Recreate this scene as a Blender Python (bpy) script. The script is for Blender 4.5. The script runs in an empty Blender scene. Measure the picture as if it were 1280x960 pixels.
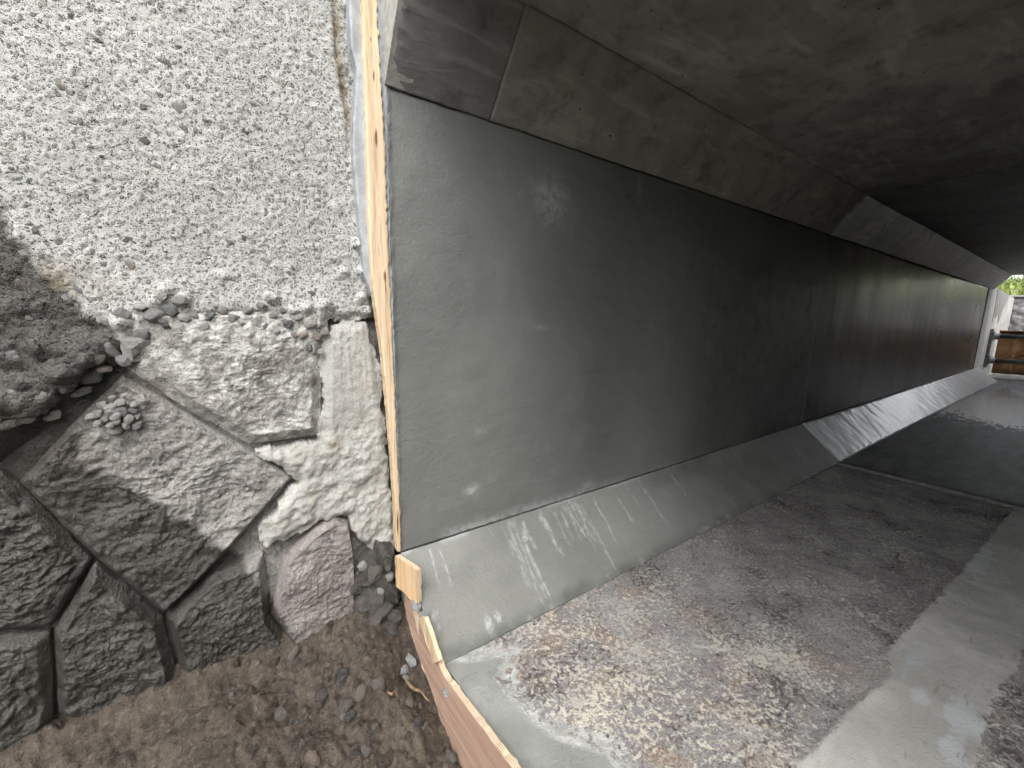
import bpy, bmesh, math, random
import numpy as np
from mathutils import Matrix, Vector

scene = bpy.context.scene
COL = scene.collection
random.seed(4)
RNG = np.random.default_rng(11)

# ------------------------------------------------------------------ camera
FPX = 525.15                                   # focal length in pixels of a 1280 px wide frame
CAM = np.array([-0.30957, -0.83570, 0.67592])
FWD = np.array([0.57621, 0.80080, -0.16341])
RGT = np.array([0.81349, -0.58122, 0.02022])
UPV = np.array([0.07878, 0.14458, 0.98635])
cd = bpy.data.cameras.new('camera'); cam = bpy.data.objects.new('camera', cd); COL.objects.link(cam)
cd.sensor_width = 36.0; cd.lens = 36.0*FPX/1280.0; cd.clip_start = 0.01; cd.clip_end = 500
m = Matrix.Identity(4)
for i in range(3):
    m[i][0] = RGT[i]; m[i][1] = UPV[i]; m[i][2] = -FWD[i]; m[i][3] = CAM[i]
cam.matrix_world = m
scene.camera = cam

# ------------------------------------------------------------------ sky, sun, exposure
SUN_EL, SUN_AZ = math.radians(52), math.radians(215)      # azimuth clockwise from +Y
world = bpy.data.worlds.new('World'); scene.world = world; world.use_nodes = True
wn = world.node_tree; wn.nodes.clear()
sky = wn.nodes.new('ShaderNodeTexSky'); sky.sky_type = 'NISHITA'; sky.sun_disc = False
sky.sun_elevation = SUN_EL; sky.sun_rotation = SUN_AZ; sky.dust_density = 2.5; sky.air_density = 1.4
hs = wn.nodes.new('ShaderNodeHueSaturation'); hs.inputs['Saturation'].default_value = 0.22
bg = wn.nodes.new('ShaderNodeBackground'); bg.inputs['Strength'].default_value = 0.15
wo = wn.nodes.new('ShaderNodeOutputWorld')
wn.links.new(sky.outputs[0], hs.inputs['Color']); wn.links.new(hs.outputs[0], bg.inputs['Color']); wn.links.new(bg.outputs[0], wo.inputs['Surface'])
sd = bpy.data.lights.new('sun', 'SUN'); sun = bpy.data.objects.new('sun', sd); COL.objects.link(sun)
sd.energy = 0.5; sd.angle = math.radians(40); sd.color = (1.0, 0.985, 0.96)
sdir = Vector((math.sin(SUN_AZ)*math.cos(SUN_EL), math.cos(SUN_AZ)*math.cos(SUN_EL), math.sin(SUN_EL)))
sun.rotation_euler = sdir.to_track_quat('Z', 'Y').to_euler(); sun.location = (-3, -6, 8)
scene.view_settings.view_transform = 'Standard'; scene.view_settings.look = 'None'
scene.view_settings.gamma = 1; scene.view_settings.use_curve_mapping = False
scene.view_settings.exposure = 1.72
scene.cycles.use_denoising = True
scene.cycles.max_bounces = 6; scene.cycles.diffuse_bounces = 5; scene.cycles.glossy_bounces = 4
scene.cycles.use_adaptive_sampling = True; scene.cycles.adaptive_threshold = 0.03; scene.cycles.adaptive_min_samples = 12
scene.cycles.sample_clamp_indirect = 6.0

# ------------------------------------------------------------------ dimensions (metres)
HB, WB = 0.150, 0.181        # bottom haunch height, width
ZT, HT, WT = 1.085, 0.160, 0.128   # top of wall, top haunch height, width
ZC = ZT + HT                 # ceiling
X1, X2, X3 = 0.2157, 2.140, 7.297  # haunch joint, section joint, far end
YW = -1.90                   # opposite wall

def ray(u, v): return FWD + RGT*(u-640)/FPX + UPV*(480-v)/FPX
def on(u, v, axis, val):     # where a sight line meets a plane of the place
    d = ray(u, v); t = (val-CAM[axis])/d[axis]
    return CAM + t*d

# ------------------------------------------------------------------ numpy noise
def _hash(ix, iy, seed):
    h = (ix.astype(np.int64)*374761393 + iy.astype(np.int64)*668265263 + seed*1274126177) & 0xffffffff
    h = ((h ^ (h >> 13))*1274126177) & 0xffffffff
    h = (h ^ (h >> 16)) & 0xffffffff
    h = (h*2246822519) & 0xffffffff
    return ((h ^ (h >> 15)) & 0xffffff)/float(0xffffff)
def vnoise(x, y, seed=0):
    x = np.asarray(x, float); y = np.asarray(y, float)
    ix = np.floor(x); iy = np.floor(y); fx = x-ix; fy = y-iy
    ux = fx*fx*fx*(fx*(fx*6-15)+10); uy = fy*fy*fy*(fy*(fy*6-15)+10)
    a = _hash(ix, iy, seed); b = _hash(ix+1, iy, seed); c = _hash(ix, iy+1, seed); d = _hash(ix+1, iy+1, seed)
    return (a*(1-ux)+b*ux)*(1-uy)+(c*(1-ux)+d*ux)*uy*1.0
def fbm(x, y, octv=4, seed=0, gain=0.5):
    s = 0; a = 1; t = 0
    for k in range(octv):
        s = s+a*(vnoise(x*2**k, y*2**k, seed+k*17)-0.5)*2; t += a; a *= gain
    return s/t
def worley(x, y, seed=0):
    x = np.asarray(x, float); y = np.asarray(y, float)
    ix = np.floor(x); iy = np.floor(y)
    f1 = np.full(x.shape, 9.0); f2 = np.full(x.shape, 9.0); idv = np.zeros(x.shape)
    for dx in (-1, 0, 1):
        for dy in (-1, 0, 1):
            cx = ix+dx; cy = iy+dy
            px = cx+_hash(cx, cy, seed); py = cy+_hash(cx, cy, seed+7)
            d = np.hypot(px-x, py-y); r = _hash(cx, cy, seed+13)
            n = d < f1
            f2 = np.where(n, f1, np.minimum(f2, d)); idv = np.where(n, r, idv); f1 = np.where(n, d, f1)
    return f1, f2, idv
def sstep(a, b, x):
    t = np.clip((x-a)/(b-a), 0, 1); return t*t*(3-2*t)
def poly_sd(px, py, poly):      # signed distance, positive inside
    poly = np.array(poly, float); d = np.full(px.shape, 1e9); ins = np.zeros(px.shape, bool)
    n = len(poly)
    for i in range(n):
        a = poly[i]; b = poly[(i+1) % n]
        ex, ey = b-a; wx = px-a[0]; wy = py-a[1]
        t = np.clip((wx*ex+wy*ey)/(ex*ex+ey*ey+1e-12), 0, 1)
        d = np.minimum(d, np.hypot(wx-ex*t, wy-ey*t))
        c = ((a[1] > py) != (b[1] > py))
        with np.errstate(divide='ignore', invalid='ignore'):
            xi = (b[0]-a[0])*(py-a[1])/(b[1]-a[1]+1e-15)+a[0]
        ins ^= c & (px < xi)
    return np.where(ins, d, -d)
def seg_d(px, py, a, b):
    ex, ey = b[0]-a[0], b[1]-a[1]; wx = px-a[0]; wy = py-a[1]
    t = np.clip((wx*ex+wy*ey)/(ex*ex+ey*ey+1e-12), 0, 1)
    return np.hypot(wx-ex*t, wy-ey*t), t

# ------------------------------------------------------------------ mesh + object helpers
def link(name, me, mat, parent=None, smooth=False):
    o = bpy.data.objects.new(name, me); COL.objects.link(o)
    if mat is not None and not me.materials: me.materials.append(mat)
    if smooth: me.polygons.foreach_set('use_smooth', np.ones(len(me.polygons), bool))
    if parent is not None:
        o.parent = parent; o.matrix_parent_inverse = Matrix.Translation(parent.location).inverted()
    return o
def mesh(name, verts, faces, attrs=None):
    me = bpy.data.meshes.new(name); V = np.asarray(verts, np.float32).reshape(-1, 3)
    if isinstance(faces, np.ndarray):
        tot = np.full(len(faces), faces.shape[1], np.int32); idx = faces.astype(np.int32).ravel()
    else:
        tot = np.array([len(f) for f in faces], np.int32); idx = np.fromiter((i for f in faces for i in f), np.int32)
    me.vertices.add(len(V)); me.vertices.foreach_set('co', V.ravel())
    me.loops.add(len(idx)); me.loops.foreach_set('vertex_index', idx)
    me.polygons.add(len(tot)); me.polygons.foreach_set('loop_start', np.concatenate([[0], np.cumsum(tot)[:-1]]).astype(np.int32))
    me.update(calc_edges=True); me.validate()
    if attrs:
        for k, a in attrs.items():
            at = me.attributes.new(k, 'FLOAT', 'POINT')
            buf = np.zeros(len(me.vertices), np.float32); buf[:len(a)] = a
            at.data.foreach_set('value', buf)
    return me
def empty(name, loc, label, cat, group=None):
    o = bpy.data.objects.new(name, None); COL.objects.link(o); o.location = loc; o.empty_display_size = 0.1
    return tag(o, label, cat, group)
def tag(o, label, cat, group=None):
    o['label'] = label; o['category'] = cat
    if group: o['group'] = group
    return o
def grid_faces(nu, nv):
    i = np.arange(nu*nv).reshape(nv, nu)
    return np.stack([i[:-1, :-1].ravel(), i[:-1, 1:].ravel(), i[1:, 1:].ravel(), i[1:, :-1].ravel()], 1)
def sheet(name, P, normal, thick, mat, parent=None, attrs=None, flip=False):
    """P: (nv,nu,3) displaced front surface; closed with a skirt and a back pushed against the normal."""
    nv, nu = P.shape[:2]; V = P.reshape(-1, 3)
    f = grid_faces(nu, nv)
    if flip: f = f[:, ::-1]
    idx = np.arange(nu*nv).reshape(nv, nu)
    loop = np.concatenate([idx[0, :], idx[1:, -1], idx[-1, -2::-1], idx[-2:0:-1, 0]])
    n0 = len(V); back = V[loop]-np.asarray(normal)*thick
    V2 = np.concatenate([V, back]); k = len(loop)
    sk = np.stack([loop, n0+np.arange(k), n0+(np.arange(k)+1) % k, np.roll(loop, -1)], 1)
    if flip: sk = sk[:, ::-1]
    faces = f.tolist()+sk.tolist()+[list((n0+np.arange(k))[:: (1 if flip else -1)])]
    me = mesh(name, V2, faces, attrs)
    sm = np.zeros(len(me.polygons), bool); sm[:len(f)] = True
    o = link(name, me, mat, parent); me.polygons.foreach_set('use_smooth', sm)
    return o
def box(name, lo, hi, mat, parent=None, bev=0.0):
    bm = bmesh.new(); bmesh.ops.create_cube(bm, size=1)
    for v in bm.verts:
        for i in range(3): v.co[i] = lo[i]+(v.co[i]+0.5)*(hi[i]-lo[i])
    if bev: bmesh.ops.bevel(bm, geom=list(bm.edges), offset=bev, segments=2, affect='EDGES')
    me = bpy.data.meshes.new(name); bm.to_mesh(me); bm.free()
    return link(name, me, mat, parent)
def prism(name, pts, vec, mat, parent=None, bev=0.0, rough=0.0, sub=0.0):
    """closed polygon pts (3-D) pushed along vec; edges can be subdivided and roughened like torn wood."""
    P = [np.array(p, float) for p in pts]
    if sub:
        Q = []
        for a, b in zip(P, P[1:]+P[:1]):
            n = max(1, int(np.linalg.norm(b-a)/sub))
            for k in range(n):
                q = a+(b-a)*k/n
                if k and rough: q = q+RNG.normal(size=3)*rough
                Q.append(q)
        P = Q
    bm = bmesh.new(); vs = [bm.verts.new(p) for p in P]; f = bm.faces.new(vs)
    r = bmesh.ops.extrude_face_region(bm, geom=[f])
    for v in [g for g in r['geom'] if isinstance(g, bmesh.types.BMVert)]: v.co += Vector(vec)
    if bev: bmesh.ops.bevel(bm, geom=[e for e in bm.edges if len(e.link_faces) == 2 and e.calc_face_angle(0) > 0.6], offset=bev, segments=1, affect='EDGES')
    bmesh.ops.recalc_face_normals(bm, faces=bm.faces)
    me = bpy.data.meshes.new(name); bm.to_mesh(me); bm.free()
    return link(name, me, mat, parent)
def rock_mesh(name, mat, seed, sub=3, planes=9, rough=0.06, smooth=False):
    r = np.random.default_rng(seed); bm = bmesh.new(); bmesh.ops.create_icosphere(bm, subdivisions=sub, radius=1)
    N = r.normal(size=(planes, 3)); N /= np.linalg.norm(N, axis=1)[:, None]; D = r.uniform(0.5, 0.9, planes)
    c = np.array([v.co[:] for v in bm.verts]); d = c @ N.T
    q = np.where(d > D, D/np.maximum(d, 1e-6), 1.0).min(1)
    q = q*(1+rough*fbm(c[:, 0]*2+c[:, 2]*3, c[:, 1]*2-c[:, 2]*1.7, 3, seed))
    for v, w in zip(bm.verts, c*q[:, None]): v.co = w
    me = bpy.data.meshes.new(name); bm.to_mesh(me); bm.free(); me.materials.append(mat)
    if smooth: me.polygons.foreach_set('use_smooth', np.ones(len(me.polygons), bool))
    return me
def place(name, me, loc, size, parent=None, rot=None):
    o = bpy.data.objects.new(name, me); COL.objects.link(o)
    o.location = tuple(loc); o.scale = tuple(size) if hasattr(size, '__len__') else (size,)*3
    o.rotation_euler = tuple(rot) if rot is not None else tuple(RNG.uniform(0, 6.28, 3))
    if parent is not None:
        o.parent = parent; o.matrix_parent_inverse = Matrix.Translation(parent.location).inverted()
    return o

# ------------------------------------------------------------------ shader helpers
class Mat:
    def __init__(s, name):
        s.m = bpy.data.materials.new(name); s.m.use_nodes = True; s.t = s.m.node_tree; s.t.nodes.clear()
        s.out = s.t.nodes.new('ShaderNodeOutputMaterial'); s.b = s.t.nodes.new('ShaderNodeBsdfPrincipled')
        s.t.links.new(s.b.outputs[0], s.out.inputs['Surface'])
        s.co = s.t.nodes.new('ShaderNodeTexCoord').outputs['Object']
    def put(s, sock, v):
        if isinstance(v, bpy.types.NodeSocket): s.t.links.new(v, sock)
        elif isinstance(v, (tuple, list)) and sock.type == 'RGBA': sock.default_value = (*v, 1.0) if len(v) == 3 else v
        else: sock.default_value = v
    def node(s, typ, props=None, **ins):
        n = s.t.nodes.new(typ)
        for k, v in (props or {}).items(): setattr(n, k, v)
        for k, v in ins.items():
            key = k.replace('_', ' ')
            s.put(n.inputs[key] if key in n.inputs else n.inputs[int(k[1:])], v)
        return n
    def scale(s, v, co=None, rot=(0, 0, 0)):
        return s.node('ShaderNodeMapping', None, Vector=co or s.co, Scale=v, Rotation=rot).outputs[0]
    def noise(s, sc, det=4, rough=.55, co=None, dist=0.0):
        det = min(det, 4)
        return s.node('ShaderNodeTexNoise', None, Vector=co or s.co, Scale=sc, Detail=det, Roughness=rough, Distortion=dist).outputs['Fac']
    def vor(s, sc, feat='F1', co=None, out='Distance', rnd=1.0):
        return s.node('ShaderNodeTexVoronoi', {'feature': feat}, Vector=co or s.co, Scale=sc, Randomness=rnd).outputs[out]
    def warp(s, amt, sc, co=None):      # coordinates pushed around by noise
        n = s.node('ShaderNodeTexNoise', None, Vector=co or s.co, Scale=sc, Detail=1.5).outputs['Color']
        d = s.node('ShaderNodeVectorMath', {'operation': 'SUBTRACT'}, _0=n, _1=(.5, .5, .5)).outputs[0]
        d = s.node('ShaderNodeVectorMath', {'operation': 'SCALE'}, _0=d, Scale=amt).outputs[0]
        return s.node('ShaderNodeVectorMath', {'operation': 'ADD'}, _0=co or s.co, _1=d).outputs[0]
    def ramp(s, fac, stops, interp='LINEAR'):
        n = s.node('ShaderNodeValToRGB', None, Fac=fac); e = n.color_ramp.elements; n.color_ramp.interpolation = interp
        while len(e) < len(stops): e.new(0.5)
        for q, (p, c) in zip(e, stops):
            q.position = p; q.color = (c, c, c, 1) if not hasattr(c, '__len__') else (*c, 1)
        return n.outputs[0]
    def step(s, v, a, b):
        return s.node('ShaderNodeMapRange', {'interpolation_type': 'SMOOTHSTEP'}, Value=v, From_Min=a, From_Max=b).outputs[0]
    def mix(s, fac, a, b, mode='MIX'):
        n = s.t.nodes.new('ShaderNodeMix'); n.data_type = 'RGBA'; n.blend_type = mode
        s.put(n.inputs[0], fac); s.put(n.inputs[6], a); s.put(n.inputs[7], b); return n.outputs[2]
    def math(s, op, a, b=0.0, c=0.0):
        return s.node('ShaderNodeMath', {'operation': op}, _0=a, _1=b, _2=c).outputs[0]
    def attr(s, n): return s.node('ShaderNodeAttribute', {'attribute_name': n}).outputs['Fac']
    def xyz(s, co=None):
        return s.node('ShaderNodeSeparateXYZ', None, _0=co or s.co).outputs
    def rand(s): return s.t.nodes.new('ShaderNodeObjectInfo').outputs['Random']
    def bump(s, h, dist, strength=1.0, prev=None):
        n = s.node('ShaderNodeBump', None, Strength=strength, Distance=dist, Height=h)
        if prev is not None: s.put(n.inputs['Normal'], prev)
        return n.outputs[0]
    def fin(s, col, rough, nrm=None, spec=None, metal=None):
        s.put(s.b.inputs['Base Color'], col); s.put(s.b.inputs['Roughness'], rough)
        if nrm is not None: s.put(s.b.inputs['Normal'], nrm)
        if spec is not None: s.put(s.b.inputs['Specular IOR Level'], spec)
        if metal is not None: s.put(s.b.inputs['Metallic'], metal)
        return s.m

# fresh repair mortar: wall and lower haunch of the near section
def mat_mortar(name, base=(.172, .174, .163), drip=False, dark=False):
    k = Mat(name)
    big = k.noise(2.2, 3, .5); mid = k.noise(11, 5, .6); fine = k.noise(420, 2, .7)
    stre = k.noise(1, 5, .6, co=k.scale((34, 34, 2.2)))
    c = k.mix(k.step(big, .35, .7), tuple(x*.88 for x in base), tuple(x*1.1 for x in base))
    c = k.mix(k.math('MULTIPLY', k.step(mid, .45, .75), .35), c, tuple(x*1.28 for x in base))
    c = k.mix(k.math('MULTIPLY', k.step(stre, .5, .8), .12), c, (base[0]*1.12, base[1]*1.16, base[2]*1.2))
    c = k.mix(k.math('MULTIPLY', k.step(fine, .52, .66), .35), c, tuple(x*.6 for x in base))
    w = k.attr('white')
    wn_ = k.math('MULTIPLY', w, k.step(k.noise(60, 4, .65), .3, .62))
    c = k.mix(wn_, c, (.56, .57, .56))
    d = k.attr('damp_shade')  # damp blotches together with the painted darkening into the tunnel
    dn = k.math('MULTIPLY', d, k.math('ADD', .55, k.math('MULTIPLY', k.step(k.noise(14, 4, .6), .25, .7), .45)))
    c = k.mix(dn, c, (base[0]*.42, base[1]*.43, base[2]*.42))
    trow = k.noise(1, 3, .55, co=k.warp(.06, 5, co=k.scale((9, 9, 26))))
    n = k.bump(trow, .004, .55)
    n = k.bump(k.noise(150, 3, .65), .0020, .7, n)
    n = k.bump(fine, .0012, .7, n)
    r = k.math('ADD', k.math('MULTIPLY', big, .25), .40)
    r = k.math('SUBTRACT', r, k.math('MULTIPLY', dn, .18))
    return k.fin(c, r, n, .45)

# old formed concrete, dirty with soot and algae: top haunch + ceiling
def mat_soffit(name, a, b, grain, gloss=.8):
    k = Mat(name)
    wpd = k.warp(.05, 6)
    big = k.noise(3.2, 6, .62, co=wpd); mid = k.noise(17, 6, .65, co=wpd)
    gr = k.noise(1, 4, .6, co=k.scale(grain, co=wpd))
    c = k.mix(k.step(big, .34, .68), a, b)
    c = k.mix(k.math('MULTIPLY', k.step(mid, .48, .72), .6), c, tuple(x*.5 for x in a))
    c = k.mix(k.math('MULTIPLY', k.step(gr, .5, .78), .5), c, tuple(x*1.6 for x in b))
    blot = k.step(k.noise(5.5, 5, .7, co=k.warp(.12, 3)), .56, .68)
    c = k.mix(k.math('MULTIPLY', blot, .35), c, (.10, .08, .066))
    vd = k.vor(55); sp = k.step(vd, .16, .08)
    sel = k.step(k.node('ShaderNodeTexVoronoi', None, Vector=k.co, Scale=55.0).outputs['Color'], .84, .88)
    pit = k.math('MULTIPLY', sp, sel)
    c = k.mix(pit, c, (.02, .018, .016))
    n = k.bump(mid, .006, .5); n = k.bump(gr, .004, .7, n); n = k.bump(k.noise(220, 3, .7), .0014, .7, n)
    n = k.bump(k.math('MULTIPLY', pit, -1.0), .006, 1.0, n)
    return k.fin(c, gloss, n, .4)

# pale weathered concrete with the aggregate showing
def mat_aggregate(name, matrix=(.50, .492, .465), chip=1.0):
    k = Mat(name)
    wp = k.warp(.014, 55)
    def chips(sc, lo, hi):
        n = k.node('ShaderNodeTexVoronoi', {'feature': 'F1'}, Vector=wp, Scale=float(sc), Randomness=1.0)
        d = n.outputs['Distance']; col = n.outputs['Color']
        s_ = k.node('ShaderNodeSeparateColor', None, Color=col).outputs
        m_ = k.math('MULTIPLY', k.step(d, hi, lo), k.step(s_[0], .44, .48))
        return m_, s_[1], s_[2]
    m1, r1, g1 = chips(170, .28, .42); m2, r2, g2 = chips(360, .3, .46); m3, r3, g3 = chips(80, .22, .33)
    m3 = k.math('MULTIPLY', m3, k.step(g3, .55, .65))
    tone = k.noise(3.5, 5, .6); tone2 = k.noise(40, 4, .6)
    c = k.mix(k.step(tone, .3, .7), tuple(x*.9 for x in matrix), tuple(x*1.06 for x in matrix))
    c = k.mix(k.math('MULTIPLY', k.step(tone2, .5, .75), .25), c, (.42, .405, .36))
    rc = [(0, (.16, .17, .175)), (.35, (.24, .245, .245)), (.65, (.31, .31, .305)), (.85, (.36, .345, .31)), (1, (.27, .22, .18))]
    c = k.mix(k.math('MULTIPLY', m2, .8), c, k.ramp(r2, rc)); c = k.mix(m1, c, k.ramp(r1, rc)); c = k.mix(m3, c, k.ramp(r3, rc))
    pit = k.step(k.noise(280, 2, .6), .37, .31)
    c = k.mix(pit, c, (.11, .10, .09))
    gr = k.noise(620, 2, .75)
    c = k.mix(k.math('MULTIPLY', k.step(gr, .48, .38), .45), c, (.27, .26, .24))
    c = k.mix(k.math('MULTIPLY', k.step(gr, .56, .68), .35), c, (.62, .612, .59))
    st = k.attr('stain')
    c = k.mix(k.math('MULTIPLY', st, k.step(k.noise(30, 5, .65), .28, .6)), c, (.19, .15, .095))
    w = k.attr('wet')
    wm = k.step(k.math('ADD', w, k.math('MULTIPLY', k.math('SUBTRACT', k.noise(38, 5, .7), .5), .9)), .35, .65)
    wetc = k.mix(1.0, c, (.17, .165, .155), 'MULTIPLY')
    c = k.mix(wm, c, wetc)
    h = k.math('ADD', k.math('MULTIPLY', m1, .7), k.math('MULTIPLY', m2, .45))
    h = k.math('ADD', h, k.math('MULTIPLY', m3, 1.0)); h = k.math('SUBTRACT', h, k.math('MULTIPLY', pit, 1.6))
    n = k.bump(h, .0032, .9); n = k.bump(gr, .0016, .9, n)
    r = k.node('ShaderNodeMapRange', None, Value=wm, To_Min=.9, To_Max=.30).outputs[0]
    return k.fin(c, r, n, .4)

# rough split stone of the masonry
def mat_stone(name, a=(.335, .322, .30), b=(.225, .212, .196), warm=(.25, .218, .182)):
    k = Mat(name)
    rnd = k.rand()
    w0 = k.warp(.03, 22)
    big = k.noise(9, 6, .65, co=w0); mid = k.noise(48, 6, .68, co=w0); fine = k.noise(260, 3, .7)
    c = k.mix(k.step(big, .36, .64), b, a)
    c = k.mix(k.math('MULTIPLY', k.step(k.noise(7, 4, .6, co=k.warp(.1, 4)), .52, .68), .55), c, warm)
    c = k.mix(k.math('MULTIPLY', k.step(mid, .54, .68), .55), c, tuple(min(.58, x*1.35) for x in a))
    c = k.mix(k.math('MULTIPLY', k.step(mid, .44, .32), .8), c, tuple(x*.5 for x in b))
    c = k.mix(k.math('MULTIPLY', k.step(fine, .54, .66), .6), c, (.12, .115, .105))
    c = k.mix(k.math('MULTIPLY', k.step(fine, .44, .34), .45), c, (.55, .54, .50))
    sp = k.attr('sprayed')
    sm = k.step(k.math('ADD', sp, k.math('MULTIPLY', k.math('SUBTRACT', k.noise(26, 5, .7), .5), 1.3)), .45, .6)
    c = k.mix(sm, c, k.mix(k.step(mid, .4, .6), (.40, .39, .36), (.58, .57, .54)))
    c = k.mix(k.math('MULTIPLY', k.step(k.noise(210, 3, .7), .53, .63), .55), c, (.20, .19, .17))
    w = k.attr('wet')
    wm = k.step(k.math('ADD', w, k.math('MULTIPLY', k.math('SUBTRACT', k.noise(20, 5, .7), .5), .8)), .35, .65)
    c = k.mix(wm, c, k.mix(.92, c, (.16, .155, .145), 'MULTIPLY'))
    n = k.bump(mid, .008, .8); n = k.bump(fine, .0028, 1.0, n)
    r = k.node('ShaderNodeMapRange', None, Value=wm, To_Min=.88, To_Max=.28).outputs[0]
    return k.fin(c, r, n, .4)

def mat_patch():
    k = Mat('pale_render_patch')
    a = k.noise(12, 4, .6); f = k.noise(150, 4, .7); br = k.noise(1, 3, .6, co=k.scale((260, 260, 14)))
    c = k.mix(k.step(a, .35, .65), (.37, .36, .33), (.48, .47, .44))
    c = k.mix(k.math('MULTIPLY', k.step(f, .53, .64), .65), c, (.26, .245, .215))
    c = k.mix(k.math('MULTIPLY', k.step(k.noise(420, 2, .7), .56, .64), .5), c, (.20, .19, .17))
    c = k.mix(k.math('MULTIPLY', k.step(br, .55, .75), .3), c, (.38, .37, .33))
    c = k.mix(k.math('MULTIPLY', k.step(k.noise(22, 4, .65), .6, .7), .5), c, (.42, .36, .27))
    n = k.bump(br, .0015, .6); n = k.bump(f, .003, .8, n)
    return k.fin(c, .9, n, .3)
def mat_pebble(name, lo=(.10, .105, .105), hi=(.40, .392, .37), rough=.75):
    k = Mat(name); r = k.rand()
    c = k.ramp(r, [(0, lo), (.3, tuple((x+y)/2*.85 for x, y in zip(lo, hi))), (.6, tuple(x*.8 for x in hi)), (.82, hi), (1, (hi[0]*.95, hi[1]*.74, hi[2]*.6))])
    nz = k.noise(2.4, 6, .65)
    c = k.mix(k.math('MULTIPLY', k.step(nz, .45, .7), .5), c, tuple(min(.55, x*1.5) for x in hi))
    sp = k.noise(13, 3, .7)
    c = k.mix(k.math('MULTIPLY', k.step(sp, .54, .66), .6), c, tuple(x*.7 for x in lo))
    c = k.mix(k.math('MULTIPLY', k.step(sp, .44, .34), .45), c, tuple(min(.6, x*1.7) for x in hi))
    n = k.bump(sp, .10, .7)
    return k.fin(c, rough, n, .4)

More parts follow.
